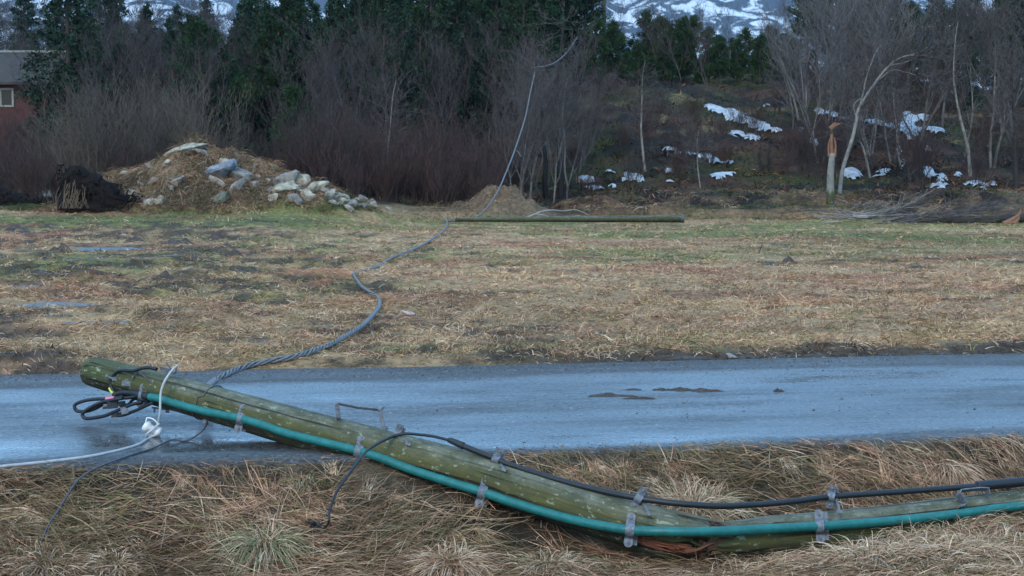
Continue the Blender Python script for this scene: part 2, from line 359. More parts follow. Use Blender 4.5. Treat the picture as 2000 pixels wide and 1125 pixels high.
#print('T', round(time.time()-T0,1), 'ground sheet')
# ------------------------------------------------------------------ ground sheet
def grid_axis(parts):
    out = []
    for a, b, st in parts: out.append(np.arange(a, b, st))
    return np.concatenate(out+[np.array([parts[-1][1]])])
xr = grid_axis([(0, 5, .07), (5, 17, .16), (17, 42, .25), (42, 45, .5), (45, 140, 3), (140, 2600, 120)]); gx = np.concatenate([-xr[:0:-1], xr])
gy = grid_axis([(-400, 0, 80), (0, 4, .8), (4, 8.0, .05), (8.0, 13, .09), (13, 26, .09), (26, 62, .18), (62, 112, .3), (112, 130, .9), (130, 400, 5), (400, 3600, 160)])
XX, YY = np.meshgrid(gx, gy)
ZZ = h(XX, YY)
def soil(X, Y, Z):
    s = sroad(X, Y); n = fbm(X, Y, 3.2, 5, 1); n2 = fbm(X, Y, .8, 4, 6); n3 = fbm(X+31, Y*1.6, 6, 4, 3)
    straw = np.array([.31, .20, .105]); pink = np.array([.30, .16, .09]); green = np.array([.13, .14, .04]); mud = np.array([.048, .032, .021]); dark = np.array([.035, .025, .017])
    c = lerp(straw, pink, ss(-.1, .5, n2)[..., None])
    gm = ss(.0, .6, n3*.8+.6*n2+.07-.25*ss(24, 15, Y)+.42*ss(34, 42, Y)*ss(60, 52, Y))
    c = lerp(c, green, (gm*.85)[..., None])
    gp = np.maximum(ss(1.1, .3, np.sqrt(((X-10.5)/5.5)**2+((Y-36)/4.5)**2)+.5*n2), ss(1.1, .4, np.sqrt(((X+9)/7)**2+((Y-43)/3.5)**2)+.6*n2))
    c = lerp(c, green*.9, (gp*.75)[..., None])
    rd = ss(.15, .45, fbm(X*.5+50, Y, 1.1, 4, 1))*ss(15, 20, Y); c = lerp(c, np.array([.24, .10, .055]), (rd*.75)[..., None])
    left = ss(2, -6, X+.14*(Y-25))
    n5 = fbm(X, Y, .35, 4, 7); mm = .85*ss(.08, .5, n*.5+n2*.45+n5*.75+left*.42*ss(46, 38, Y)-.16)
    edge = ss(RW+.9, RW+.1, s+.6*n2)*ss(RW-.3, RW, s)
    mm = np.maximum(mm*ss(50, 46, Y), edge*ss(-1.5, 1.5, X+2*n)*.95)
    c = c*(1.06+.42*fbm(X, Y*1.3, .9, 4, 5)+.25*fbm(X, Y, 7, 3, 2))[..., None]
    c = lerp(c, mud, mm[..., None])
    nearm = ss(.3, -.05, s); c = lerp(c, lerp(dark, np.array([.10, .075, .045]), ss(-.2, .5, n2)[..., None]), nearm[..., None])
    # wood and hill behind
    hm = ss(52.5, 54.5, Y+.6*n2)*ss(-20, -10, X*0+10) if False else ss(52.5, 54.5, Y+.6*n2)
    mk = np.clip(1-np.sqrt(((X+11)/6.5)**2+((Y-48.5)/3.4)**2), 0, 1)
    heath = np.array([.050, .028, .018]); moss = np.array([.036, .036, .012]); lichen = np.array([.13, .105, .055])
    hc = lerp(heath, moss, ss(-.15, .3, fbm(X, Y, 5, 4, 5))[..., None]); hc = lerp(hc, lichen, (ss(.32, .5, fbm(X+9, Y, 2.4, 4, 7))*.8)[..., None])
    hc = lerp(hc, np.array([.010, .010, .010]), (ss(-.1, .35, fbm(X+3, Y*1.5, 3.1, 4, 2))*.85)[..., None]); hc = hc*(1+.5*fbm(X, Y, .9, 3, 1))[..., None]
    hc = lerp(hc, lerp(straw, dark, .35), (ss(60, 55, Y)*ss(-.1, .4, n2)*.55)[..., None])
    c = lerp(c, hc, hm[..., None])
    c = lerp(c, np.array([.13, .09, .055])*(1+.5*n2)[..., None], (ss(1.1, .7, np.sqrt(((X+.4)/2.3)**2+((Y-54.5)/2.)**2))*.9)[..., None])
    c = lerp(c, lerp(np.array([.07, .055, .032]), np.array([.21, .145, .085]), ss(-.1, .5, n2+.4*fbm(X, Y, .5, 3, 3))[..., None]), ss(.02, .12, mk)[..., None])
    return c, 1-mm*.8*ss(50, 46, Y)
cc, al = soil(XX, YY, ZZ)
m_, n_ = XX.shape; i = np.arange(m_-1)[:, None]; j = np.arange(n_-1)[None]
fq = np.stack([i*n_+j, i*n_+j+1, (i+1)*n_+j+1, (i+1)*n_+j], -1).reshape(-1, 4)
V = np.stack([XX, YY, ZZ], -1).reshape(-1, 3)
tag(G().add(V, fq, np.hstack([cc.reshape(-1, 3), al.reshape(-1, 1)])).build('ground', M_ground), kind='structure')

# road sheet with ragged edges
al_ = np.concatenate([np.arange(-60, -9, 1.), np.arange(-9, 9, .05), np.arange(9, 61, 1.)])
sv = np.concatenate([[0, .03, .08], np.arange(.16, RW-.1, .12), [RW-.08, RW-.03, RW]])
ct, st_ = math.cos(math.atan(SL)), math.sin(math.atan(SL))
AA, SS_ = np.meshgrid(al_, sv)
e0 = .05*fbm(AA, AA*0, .7, 4, 1)-.02; e1 = .07*fbm(AA, AA*0+4, .9, 4, 2)+.02
tt = SS_/RW; Sx = SS_+e0*(1-tt)**6+e1*tt**6
zz = np.where((SS_ < .01) | (SS_ > RW-.01), -.03, 0.0)+.003*np.sin(SS_*3.2)
y0 = RN*ct
RXX = AA*ct-(y0+Sx)*st_; RYY = AA*st_+(y0+Sx)*ct
m_, n_ = AA.shape; i = np.arange(m_-1)[:, None]; j = np.arange(n_-1)[None]
fq = np.stack([i*n_+j, i*n_+j+1, (i+1)*n_+j+1, (i+1)*n_+j], -1).reshape(-1, 4)
tag(G().add(np.stack([RXX, RYY, zz], -1).reshape(-1, 3), fq).build('road', M_road), kind='structure')

# loose grit along both edges and scattered on the asphalt
g = G(); n = 5200; gs = np.concatenate([rng.normal(.02, .10, 2000), RW-np.abs(rng.normal(0, .35, 2400)), rng.uniform(.1, RW, 800)]); ga = rng.uniform(-5, 5.5, n); rs = rng.uniform(.002, .007, n)*np.where(rng.random(n) < .04, 1.8, 1)
gx_ = ga*ct-(y0+gs)*st_; gy_ = ga*st_+(y0+gs)*ct; gz_ = np.where((gs > 0.04) & (gs < RW-.04), .002, h(gx_, gy_)+.004); pt = rng.normal(0, 1, (n, 6, 3))*.22+np.array([[1, 0, 0], [-1, 0, 0], [0, 1, 0], [0, -1, 0], [0, 0, .7], [0, 0, -.5]])
gv = np.stack([gx_, gy_, gz_], -1)[:, None]+pt*rs[:, None, None]; tri = np.array([[0, 2, 4], [2, 1, 4], [1, 3, 4], [3, 0, 4], [2, 0, 5], [1, 2, 5], [3, 1, 5], [0, 3, 5]])
gc_ = np.array([.16, .155, .145])*rng.uniform(.3, 1.4, (n, 1)); g.add(gv.reshape(-1, 3), ((np.arange(n)*6)[:, None, None]+tri[None]).reshape(-1, 3), np.repeat(gc_, 6, 0))
tag(g.build('road_grit', M_rock, smooth=False), 'loose grit along the edges of the wet road', 'grit', kind='stuff')

# puddles in the rutted field
g = G()
for (x0, y0p, rx, ry, zc) in PUDW:
    a = np.linspace(0, 2*math.pi, 40, endpoint=False); g.add(np.stack([x0+rx*1.5*np.cos(a), y0p+ry*1.5*np.sin(a), np.full(40, zc)], -1), [list(range(40))])
tag(g.build('puddle_water', M_water), kind='structure')

#print('T', round(time.time()-T0,1), 'grass ribbons')
# ------------------------------------------------------------------ grass ribbons
STRAW = np.array([[.47, .32, .20], [.35, .22, .125], [.42, .235, .145], [.24, .14, .08], [.56, .42, .29], [.13, .07, .04], [.18, .155, .06]])
def ribbons(g, base, az, L, el, droop, wd, colr, K=4, follow=False, flat=.0):
    """grass blades as bent ribbons; base Nx3"""
    n = len(base); t = np.linspace(0, 1, K+1)[None, :, None]
    d = np.stack([np.cos(az), np.sin(az), np.zeros(n)], -1)[:, None]
    L = L[:, None, None]; el = el[:, None, None]; dr = droop[:, None, None]
    hx = L*(np.cos(el)*t+.35*dr*t*t); hz = L*(np.sin(el)*t-dr*t*t)
    cv = (rng.random((n, 1, 1))-.5)*.5
    side = np.stack([-np.sin(az), np.cos(az), np.zeros(n)], -1)[:, None]
    P = base[:, None]+d*hx+side*L*cv*t*t
    if follow:
        g0 = h(P[..., 0], P[..., 1])-h(base[:, 0], base[:, 1])[:, None]
        P[..., 2] += g0
        P[..., 2] += hz[..., 0]
        lo = base[:, None, 2]+g0+.002; P[..., 2] = np.maximum(P[..., 2], lo)
    else:
        P[..., 2] += hz[..., 0]
    roll = (rng.random((n, 1, 1))*2-1)*1.3
    W = side*np.cos(roll)+np.array([0, 0, 1.])*np.sin(roll)
    w_ = wd[:, None, None]*(1-t**2*.85)*.5
    V = np.stack([P-W*w_, P+W*w_], 2)
    k = np.arange(K)[None]; b0 = (np.arange(n)*(K+1)*2)[:, None]
    f = np.stack([b0+2*k, b0+2*k+1, b0+2*k+3, b0+2*k+2], -1).reshape(-1, 4)
    c = np.repeat(colr[:, None], (K+1)*2, 1).reshape(-1, 3)
    g.add(V.reshape(-1, 3), f, c)
def pickcol(n, w_, jit=.25):
    c = STRAW[rng.choice(len(STRAW), n, p=np.array(w_)/sum(w_))]
    return np.clip(c*(1+jit*(rng.random((n, 1))*2-1)), 0, 1)

# foreground: matted dead grass on the verge, in the ditch and on the near bank
def near_pts(n, x0, x1, s0, s1):
    Y = rng.uniform(4.7, 9.6, n*3); X = rng.uniform(-1, 1, n*3)*(Y*.40+.3); s = sroad(X, Y)
    k = (s > s0) & (s < s1) & (X > x0) & (X < x1); X, Y = X[k][:n], Y[k][:n]
    return X, Y
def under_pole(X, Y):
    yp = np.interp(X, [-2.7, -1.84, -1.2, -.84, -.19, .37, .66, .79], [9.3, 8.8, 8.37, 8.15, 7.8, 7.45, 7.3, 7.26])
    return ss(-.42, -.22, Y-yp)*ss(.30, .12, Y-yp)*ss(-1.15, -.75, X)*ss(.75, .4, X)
g = G()
X, Y = near_pts(70000, -4, 4, -3.6, -.0); n = len(X)
s = sroad(X, Y)
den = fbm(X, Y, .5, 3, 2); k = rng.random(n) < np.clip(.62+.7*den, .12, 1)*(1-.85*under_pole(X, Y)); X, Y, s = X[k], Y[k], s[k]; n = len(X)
flow = -.35+1.5*fbm(X, Y, .8, 3, 5)+rng.normal(0, .55, n)+np.where(rng.random(n) < .5, math.pi, 0)
Lb = rng.uniform(.10, .34, n)*ss(.1, -.5, s)*.75+.07
base = np.stack([X, Y, h(X, Y)+rng.random(n)*.035], -1)
grn = fbm(X+5, Y, .9, 3, 4)
col = pickcol(n, [2, 5, 5, 6, .8, 6, 3]); gk = grn > .12; col[gk] = lerp(col[gk], np.array([.14, .12, .055]), .45)
dk = ss(.1, -.5, fbm(X+2, Y+8, .45, 3, 6))[:, None]; col = col*(.98-.4*dk)
ribbons(g, base, flow, Lb, rng.uniform(.05, .55, n), rng.uniform(.1, .7, n), rng.uniform(.0025, .0055, n), col, 4, True)
# matted clumps, each with its own lie and colour
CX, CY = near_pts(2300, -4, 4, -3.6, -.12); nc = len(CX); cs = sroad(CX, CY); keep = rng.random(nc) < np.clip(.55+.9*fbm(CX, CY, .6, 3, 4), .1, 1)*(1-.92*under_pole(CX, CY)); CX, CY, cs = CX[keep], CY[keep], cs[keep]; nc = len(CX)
per = rng.integers(18, 52, nc); idx = np.repeat(np.arange(nc), per); n = len(idx)
caz = (-.9+1.6*fbm(CX, CY, .7, 3, 5)+rng.normal(0, .7, nc))+np.where(rng.random(nc) < .3, math.pi, 0); cl_ = rng.uniform(.08, .25, nc)*(.45+.55*ss(.05, -.5, cs)); cc_ = pickcol(nc, [5, 5, 6, 5, 1.2, 2, 1.6])
X = CX[idx]+rng.normal(0, .018, n); Y = CY[idx]+rng.normal(0, .014, n)
ribbons(g, np.stack([X, Y, h(X, Y)+.012], -1), caz[idx]+rng.normal(0, .35, n), cl_[idx]*rng.uniform(.5, 1.15, n), rng.uniform(.05, .62, n), rng.uniform(.3, 1.2, n), rng.uniform(.0025, .0062, n), np.clip(1.12*cc_[idx]*(1+.35*(rng.random((n, 1))*2-1)), 0, 1), 5, True)
# taller bleached stems on the near bank
X, Y = near_pts(26000, -4, 4, -3.6, -1.75); n = len(X); cl = fbm(X+40, Y, .35, 2, 7); k = cl+rng.random(n)*.5 > .25; X, Y = X[k], Y[k]; n = len(X)
az = fbm(X, Y, .5, 2, 1)*4+rng.normal(0, .7, n)
ribbons(g, np.stack([X, Y, h(X, Y)], -1), az, rng.uniform(.1, .27, n), rng.uniform(.7, 1.45, n), rng.uniform(.5, 1.25, n), rng.uniform(.003, .0055, n), pickcol(n, [6, 3, 4, 2, 6, 1, 1]), 6, False)
X, Y = near_pts(2600, -4, 4, -1.7, -.05); n = len(X)
ribbons(g, np.stack([X, Y, h(X, Y)], -1), rng.uniform(0, 6.3, n), rng.uniform(.04, .13, n), rng.uniform(.5, 1.4, n), rng.uniform(.1, .9, n), rng.uniform(.002, .004, n), pickcol(n, [3, 4, 4, 3, 2, 2, 3]), 4, False)
tag(g.build('verge_grass', M_grass), 'matted dead straw grass covering the roadside ditch and bank', 'grass', kind='stuff')

# field grass
g = G(); n = 230000
yy = 1/rng.uniform(1/58, 1/11.2, n); X = rng.uniform(-1, 1, n)*(yy*.385+.4); Y = yy; s = sroad(X, Y); Z = h(X, Y)
c0, a0 = soil(X, Y, Z)
k = (s > RW-.02) & (rng.random(n) < np.clip(.25+1.1*a0*np.clip(.5+fbm(X, Y, .6, 3, 0), .1, 1), 0, 1)) & (Y < 54+0*X)
for (x0, y0p, rx, ry, zc) in PUDW: k &= ((X-x0)/rx)**2+((Y-y0p)/ry)**2 > 1.2
X, Y, Z, c0, a0 = X[k], Y[k], Z[k], c0[k], a0[k]; n = len(X)
tall = fbm(X+7, Y, 1.1, 3, 3)
Lg = (rng.uniform(.04, .12, n)+.12*ss(.15, .6, tall))*(.8+Y*.012)
col = c0*(1+.5*(rng.random((n, 1))*2-1))*1.2; hl = rng.random(n) < .22; col[hl] = pickcol(int(hl.sum()), [6, 3, 3, 1, 4, 0, 1])
ribbons(g, np.stack([X, Y, Z-.004], -1), np.where(rng.random(n) < .5, 0, 3.14)+rng.normal(0, .8, n)+2*fbm(X, Y, 1.5, 2, 3), Lg, rng.beta(1.2, 2.4, n)*1.4, rng.uniform(.1, .8, n), (.0028+Y*.00036)*rng.uniform(.6, 1.3, n), np.clip(col, 0, .6), 2, False)
nc = 3000; Yc = 1/rng.uniform(1/52, 1/12.3, nc); Xc = rng.uniform(-1, 1, nc)*(Yc*.385+.4); kk = (sroad(Xc, Yc) > RW+.15) & (fbm(Xc, Yc, 1.6, 3, 6) > -.25)
for (x0, y0p, rx, ry, zc) in PUDW: kk &= ((Xc-x0)/rx)**2+((Yc-y0p)/ry)**2 > 1.6
Xc, Yc = Xc[kk], Yc[kk]; nc = len(Xc); per = rng.integers(8, 26, nc); idx = np.repeat(np.arange(nc), per); n = len(idx)
sp2 = .02+.0035*Yc; cs2 = pickcol(nc, [3, 6, 6, 4, 1, 2, 3]); X = Xc[idx]+rng.normal(0, 1, n)*sp2[idx]; Y = Yc[idx]+rng.normal(0, .6, n)*sp2[idx]
ribbons(g, np.stack([X, Y, h(X, Y)-.005], -1), rng.uniform(0, 6.3, n), rng.uniform(.06, .2, n)*(.8+.012*Y), rng.uniform(.3, 1.4, n), rng.uniform(.3, 1.1, n), .003+Y*.0003, np.clip(cs2[idx]*(1+.35*(rng.random((n, 1))*2-1)), 0, .7), 3, False)
tag(g.build('field_grass', M_grass), 'short straw and green grass of the muddy field beyond the road', 'grass', kind='stuff')

# rough grass along the bank and on the stony mound
g = G(); n = 60000
X = rng.uniform(-19, 21, n); X[:22000] = rng.uniform(-17, -4.5, 22000); Y = rng.uniform(45.2, 58.5, n); Y[:22000] = rng.uniform(45, 51, 22000); Z = h(X, Y)
mk = 1-np.sqrt(((X+11)/6.5)**2+((Y-48.5)/3.4)**2)
k = (mk > 0) | ((Y > 51.8) & (X > -3.5)) & (fbm(X, Y, 1.4, 3, 4) > -.25) | ((Y > 50.5) & (Y < 52.5) & (X < -2) & (rng.random(n) < .5)); X, Y, Z = X[k], Y[k], Z[k]; n = len(X)
ribbons(g, np.stack([X, Y, Z-.01], -1), rng.normal(-1.57, .9, n), rng.uniform(.2, .6, n), rng.uniform(.2, 1.2, n), rng.uniform(.4, 1.2, n), rng.uniform(.008, .02, n), np.where((ss(.2, -.3, fbm(X+4, Y, 1.5, 3, 2))*ss(1.7, .7, Z) > .5)[:, None], np.array([.07, .085, .03]), pickcol(n, [3, 5, 7, 5, 1.5, 4, 3])*(.42+.75*vn(X*1.3, Y*1.3, 4))[:, None]), 3, False)
tag(g.build('bank_grass', M_grass), 'rough faded grass over the earth mounds and far bank', 'grass', kind='stuff')

g = G(); n = 110000
X = rng.uniform(-34, 42, n); Y = 1/rng.uniform(1/112, 1/56.5, n); Z = h(X, Y); hb = fbm(X, Y, 1.3, 3, 4)
k = (rng.random(n) < np.clip(.6+.9*hb, .05, 1)); X, Y, Z, hb = X[k], Y[k], Z[k], hb[k]; n = len(X); c0, a0 = soil(X, Y, Z)
tuft = ss(0, .5, hb); br_ = (rng.random(n) < .10)
cl = c0*(1+.7*(rng.random((n, 1))*2-1))*1.3; cl[br_] = pickcol(int(br_.sum()), [1, 4, 3, 6, 0, 2, 2])*.6
ribbons(g, np.stack([X, Y, Z-.02], -1), rng.uniform(0, 6.3, n), (.22+.45*tuft)*rng.uniform(.5, 1.3, n), rng.uniform(.3, 1.5, n), rng.uniform(.1, .9, n), rng.uniform(.03, .07, n), np.clip(cl, 0, .5), 2, False)
tag(g.build('heather', M_grass), 'dark heather and moss covering the snow-streaked knoll', 'heather', kind='stuff')

def tussock(px, py, n, Lr, spread, colw, label, lean=None, green=0, Y=None, el=(.5, 1.45), droop=(.5, 1.3), wd=(.003, .0055)):
    p = hit(px, py); t = rng.normal(0, 1, (n, 2))*spread
    X = p[0]+t[:, 0]; Yv = p[1]+t[:, 1]*.7
    az = np.arctan2(t[:, 1], t[:, 0])+rng.normal(0, .5, n)
    if lean is not None: az = np.where(rng.random(n) < .7, lean+rng.normal(0, .5, n), az)
    g = G(); c = pickcol(n, colw)
    if green: k = rng.random(n) < green; c[k] = np.array([.13, .17, .075])*(1+.4*rng.random((int(k.sum()), 1)))
    ribbons(g, np.stack([X, Yv, h(X, Yv)], -1), az, rng.uniform(Lr*.5, Lr, n), rng.uniform(*el, n), rng.uniform(*droop, n), rng.uniform(*wd, n), c, 7, False)
    o = g.build('grass_tussock', M_grass, loc=p); return tag(o, label, 'grass tussock', 'grass tussocks in the ditch')
PALE = [7, 2, 3, 1, 8, 0, 1]
tussock(520, 1072, 900, .34, .055, [6, 3, 2, 1, 7, 0, 2], 'green-hearted tussock of long drooping blades left of the hanging black wire', green=.32)
tussock(1352, 1005, 900, .36, .07, PALE, 'pale bleached tussock standing just behind the broken pole under the black cable', green=.06, el=(.8, 1.5), droop=(.4, 1.0))
tussock(1395, 985, 350, .28, .06, PALE, 'small greener tussock on the right side of the pale one behind the pole', green=.35)
tussock(1850, 925, 700, .34, .045, [4, 4, 7, 3, 3, 1, 0], 'brown drooping tussock hanging down the verge above the right end of the pole', lean=-1.4, el=(.3, 1.2), droop=(.8, 1.5))
tussock(880, 1108, 1100, .27, .06, [5, 3, 7, 1, 6, 0, 0], 'pinkish bleached tussock at the bottom edge below the sagging teal pipe')
tussock(1070, 1112, 800, .22, .07, PALE, 'low straggly pale tussock left of the splintered break at the bottom edge', green=.1)
tussock(1210, 1118, 350, .16, .07, [5, 3, 4, 2, 5, 1, 3], 'short green and straw tussock directly under the splintered break', green=.3)
tussock(1480, 1106, 1100, .25, .09, PALE, 'pale wispy tussock to the right of the splintered break', el=(.7, 1.5))
tussock(1700, 1104, 1300, .30, .1, PALE, 'dense bleached tussock in the lower right between break and corner')
tussock(1880, 1098, 1100, .32, .12, PALE, 'large drooping pinkish tussock in the lower right corner', lean=-.6)
tussock(1930, 1020, 600, .30, .1, [5, 4, 5, 2, 5, 1, 2], 'long tangled tussock lying against the right end of the pole', lean=2.6, green=.15)
tussock(1760, 1045, 450, .24, .09, [5, 4, 5, 2, 5, 1, 2], 'tangled tussock covering the underside of the pole at its right clamp', green=.12)
tussock(90, 1112, 1200, .22, .12, [5, 3, 7, 2, 5, 0, 0], 'pinkish tussock in the bottom left corner')
tussock(225, 1112, 600, .2, .05, PALE, 'upright bleached tussock second from the bottom left corner')
tussock(590, 945, 250, .16, .035, [4, 4, 3, 2, 3, 1, 3], 'little tuft on the verge below the pole where it leaves the road', green=.2, lean=-1.5)

#print('T', round(time.time()-T0,1), 'the broken pole and all that hangs on it')
# ------------------------------------------------------------------ the broken pole and all that hangs on it
PPX = [150, 190, 420, 600, 715, 932, 1140, 1250, 1300, 1400, 1625, 2000, 2400]
PTOP = [693, 698, 750, 801, 829, 884, 948, 981, 993, 1021, 999, 955, 910]
PBOT = [748, 757, 829, 880, 912, 972, 1041, 1077, 1088, 1100, 1082, 1040, 1000]
PDEP = [9.35, 9.3, 8.8, 8.37, 8.15, 7.8, 7.45, 7.3, 7.26, 7.28, 7.55, 7.8, 8.15]
PR = [.100, .102, .112, .115, .117, .119, .121, .122, .122, .120, .115, .118, .12]
def pdep(px): return float(np.interp(px, PPX, PDEP))
def pc(px): return at(px, (np.interp(px, PPX, PTOP)+np.interp(px, PPX, PBOT))/2, pdep(px))
pole = thing('broken_utility_pole', 'mossy wooden utility pole snapped in two, lying from the wet road into the ditch', 'utility pole', pc(1300)-np.array([0, 0, .13]))
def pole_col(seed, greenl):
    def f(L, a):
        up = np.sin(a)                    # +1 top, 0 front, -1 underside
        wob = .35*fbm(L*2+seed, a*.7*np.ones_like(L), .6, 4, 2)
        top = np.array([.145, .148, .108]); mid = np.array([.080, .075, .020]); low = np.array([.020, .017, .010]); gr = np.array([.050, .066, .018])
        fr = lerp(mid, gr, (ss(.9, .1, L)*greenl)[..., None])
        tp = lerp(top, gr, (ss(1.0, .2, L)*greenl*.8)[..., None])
        c = lerp(fr, tp, ss(.35, .85, up+wob)[..., None]); c = lerp(c, low, ss(.15, -.5, up+wob*.8)[..., None])  # underside shade painted in; top paled by bleaching, lichen and painted sky light
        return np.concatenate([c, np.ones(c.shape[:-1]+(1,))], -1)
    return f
# upper length, with the scooped out split near the break
xs_ = np.concatenate([np.linspace(172, 1200, 110), np.linspace(1205, 1392, 90)])
P = np.array([pc(x) for x in xs_]); P = np.vstack([P]); LL = np.concatenate([[0], np.cumsum(np.linalg.norm(np.diff(P, axis=0), axis=1))])
Ltot = LL[-1]; x2L = lambda x: float(np.interp(x, xs_, LL))
rad = np.interp(xs_, PPX, PR); rad[:6] *= np.array([.86, .93, .97, .99, 1, 1])
L0, L1 = x2L(1238), x2L(1376)
def rf(L, a, r):
    a2 = (a+math.pi) % (2*math.pi)-math.pi
    u = (L-L0)/(L1-L0); ca = lerp(-.75, -.45, u); d = np.clip(1-((a2-ca)/(.50+.06*np.sin(L*37)))**2, 0, 1)*np.clip(u*5, 0, 1)*np.clip((1-u)*3.5, 0, 1)
    dent = ss(0, .5, d)*.055*(1+.25*np.sin(a2*24+L*9))
    lump = .004*fbm(L*1.2, a2*1.5+0*L, .35, 3, 1)+.0025*np.sin(a2*11+np.sin(L*2.3)*2)*fbm(L, a2*2+0*L, .7, 2, 3)
    kn = 0
    for (kx, ka) in ((430, .15), (845, .9), (1010, -.2), (560, .5)):
        kL = x2L(kx); kn = kn+.006*np.exp(-((L-kL)/.035)**2-((a2-ka)/.28)**2)
    under = ss(x2L(1300), Ltot, L)*.035*ss(.2, -1, np.sin(a))+ss(Ltot-.17-.09*np.sin(a*3+1), Ltot, L)*.07*np.clip(.35+.5*np.sin(a*5+1)+.3*np.sin(a*13), 0, 1)
    return r-dent+lump+kn-under
def cf(L, a):
    base = pole_col(0, 1.0)(L, a); a2 = (a+math.pi) % (2*math.pi)-math.pi
    u = (L-L0)/(L1-L0); ca = lerp(-.75, -.45, u); d = np.clip(1-((a2-ca)/(.52+.06*np.sin(L*37)))**2, 0, 1)*np.clip(u*5, 0, 1)*np.clip((1-u)*3.5, 0, 1)
    return base
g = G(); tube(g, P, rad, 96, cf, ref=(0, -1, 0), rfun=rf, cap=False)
# weathered end grain
Tt, Nn, Bb = frames(P, (0, -1, 0))
for k, off, sg in ((0, 0, -1), (len(P)-1, 0, 1)):
    ring = g.v[0].reshape(len(P), 96, 3)[k]; rings = [ring]; c0 = ring.mean(0)
    vs = np.vstack([ring, c0+(ring-c0)*.6+sg*Tt[k]*.012, (c0+sg*Tt[k]*.012)[None]])
    f = [[j, (j+1) % 96, 96+(j+1) % 96, 96+j] for j in range(96)]; ft = [[96+j, 96+(j+1) % 96, 192] for j in range(96)]
    cl = (.05, .055, .03) if k == 0 else (.16, .07, .035)
    g.add(vs, f, cl); g.add(vs, ft, cl)
up = g.build('upper_shaft', M_pole, pole); plabel(up, 'upper length of the pole, green with algae, ending in the break')
# reddish split wood inside the scoop: long fibres
g = G(); rr = random.Random(5)
def onpole(L, a, dr=0.):
    k = min(len(P)-1, max(0, int(np.searchsorted(LL, L)))); r = rad[k]+dr
    return P[k]+r*(math.cos(a)*Nn[k]+math.sin(a)*Bb[k])
for q in range(60):
    La = L0+.03+rr.random()*(L1-L0)*.55; Lb_ = La+rr.uniform(.1, .26); a_ = -.72+rr.uniform(-.36, .36)
    Lb_ = min(Lb_, L1-.02); u0 = (La-L0)/(L1-L0)
    pts = [onpole(lerp(La, Lb_, t), a_+.28*(u0+t*.5)-.1+.03*rr.uniform(-1, 1), -.052+.028*t+rr.uniform(-.006, .008)) for t in (0, .35, .7, 1)]
    v = rr.uniform(.6, 1.4); tube(g, smooth(pts, 3), np.linspace(.011, .003, 10)*rr.uniform(.6, 1.2), 5, (.24*v, .085*v, .045*v, 1))
sp = g.build('splintered_wood', M_wood, pole); plabel(sp, 'reddish bare wood exposed in the split under the break')
# jagged fibres bridging to the lower length
g = G()
for q in range(70):
    a_ = rr.uniform(-1.5, 1.7); La = Ltot-rr.uniform(.02, .1); pts = [onpole(La, a_, -.015-rr.random()*.03)]
    end = pc(1400+rr.uniform(-8, 70))+np.array([0, math.cos(a_)*-.075, math.sin(a_)*.075-.01]); pts += [lerp(pts[0], end, .5)+np.array([0, 0, rr.uniform(-.01, .01)]), end]
    v = rr.uniform(.25, 1.1); tube(g, smooth(pts, 3), np.linspace(.013, .003, 7), 5, (.15*v, .08*v, .045*v, 1))
g.build('torn_fibres', M_wood, pole)
# lower length
xs2 = np.linspace(1372, 2400, 120); P2 = np.array([pc(x) for x in xs2]); LL2 = np.concatenate([[0], np.cumsum(np.linalg.norm(np.diff(P2, axis=0), axis=1))])
rad2 = np.interp(xs2, PPX, PR)*np.interp(xs2, [1372, 1395, 1430, 1500], [.45, .72, .9, 1.0])
def rf2(L, a, r):
    a2 = (a+math.pi) % (2*math.pi)-math.pi
    jag = ss(.22, 0, L)*(.02*np.sin(a2*7+1)+.015*np.sin(a2*17))
    return r+.004*fbm(L*1.2+9, a2*1.5+0*L, .35, 3, 1)+jag*.6
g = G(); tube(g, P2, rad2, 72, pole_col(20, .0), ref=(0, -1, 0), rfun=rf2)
lo = g.build('lower_shaft', M_pole, pole); plabel(lo, 'lower length of the pole, greyer and partly sunk in the grass')
# a raised sliver along the top of the break
g = G(); tube(g, smooth([at(1325, 1001, 7.22), at(1360, 1010, 7.2), at(1395, 1018, 7.2), at(1425, 1021, 7.2)], 5), np.linspace(.012, .002, 16), 6, (.11, .1, .07, 1)); g.build('splinter', M_wood, pole)
g = G(); tube(g, smooth([at(1338, 1078, 7.16), at(1362, 1074, 7.15), at(1390, 1062, 7.17), at(1412, 1060, 7.22)], 5), np.linspace(.012, .003, 16), 7, (.13, .055, .03, 1)); g.build('splinter', M_wood, pole)

# green pipe, just proud of the pole's near side
GX = [283, 310, 350, 400, 440, 470, 520, 560, 620, 690, 740, 800, 870, 942, 1000, 1080, 1150, 1230, 1300, 1400, 1500, 1600, 1700, 1800, 1880, 1950, 2050, 2200]
GY = [773, 778, 790, 803, 811, 817, 832, 846, 861, 878, 893, 916, 939, 961, 981, 1005, 1022, 1035, 1038, 1038, 1033, 1028, 1021, 1012, 1003, 993, 982, 965]
def gpt(px, off=.155): return at(px, float(np.interp(px, GX, GY)), pdep(px)-off)
pipe = thing('teal_cable_pipe', 'teal green plastic cable pipe running along the near side of the broken pole', 'cable pipe', gpt(1230))
g = G(); tube(g, smooth([gpt(x) for x in GX], 8), .0248, 20); g.build('pipe_wall', M_teal, pipe)
g = G(); tube(g, smooth([gpt(292), gpt(283), at(262, 768, pdep(262)-.155), at(240, 767, pdep(240)-.15), at(222, 771, pdep(225)-.14)], 6), np.interp(np.arange(25), [0, 3, 6, 24], [.0285, .029, .026, .016]), 16); g.build('end_sleeve', M_black, pipe)

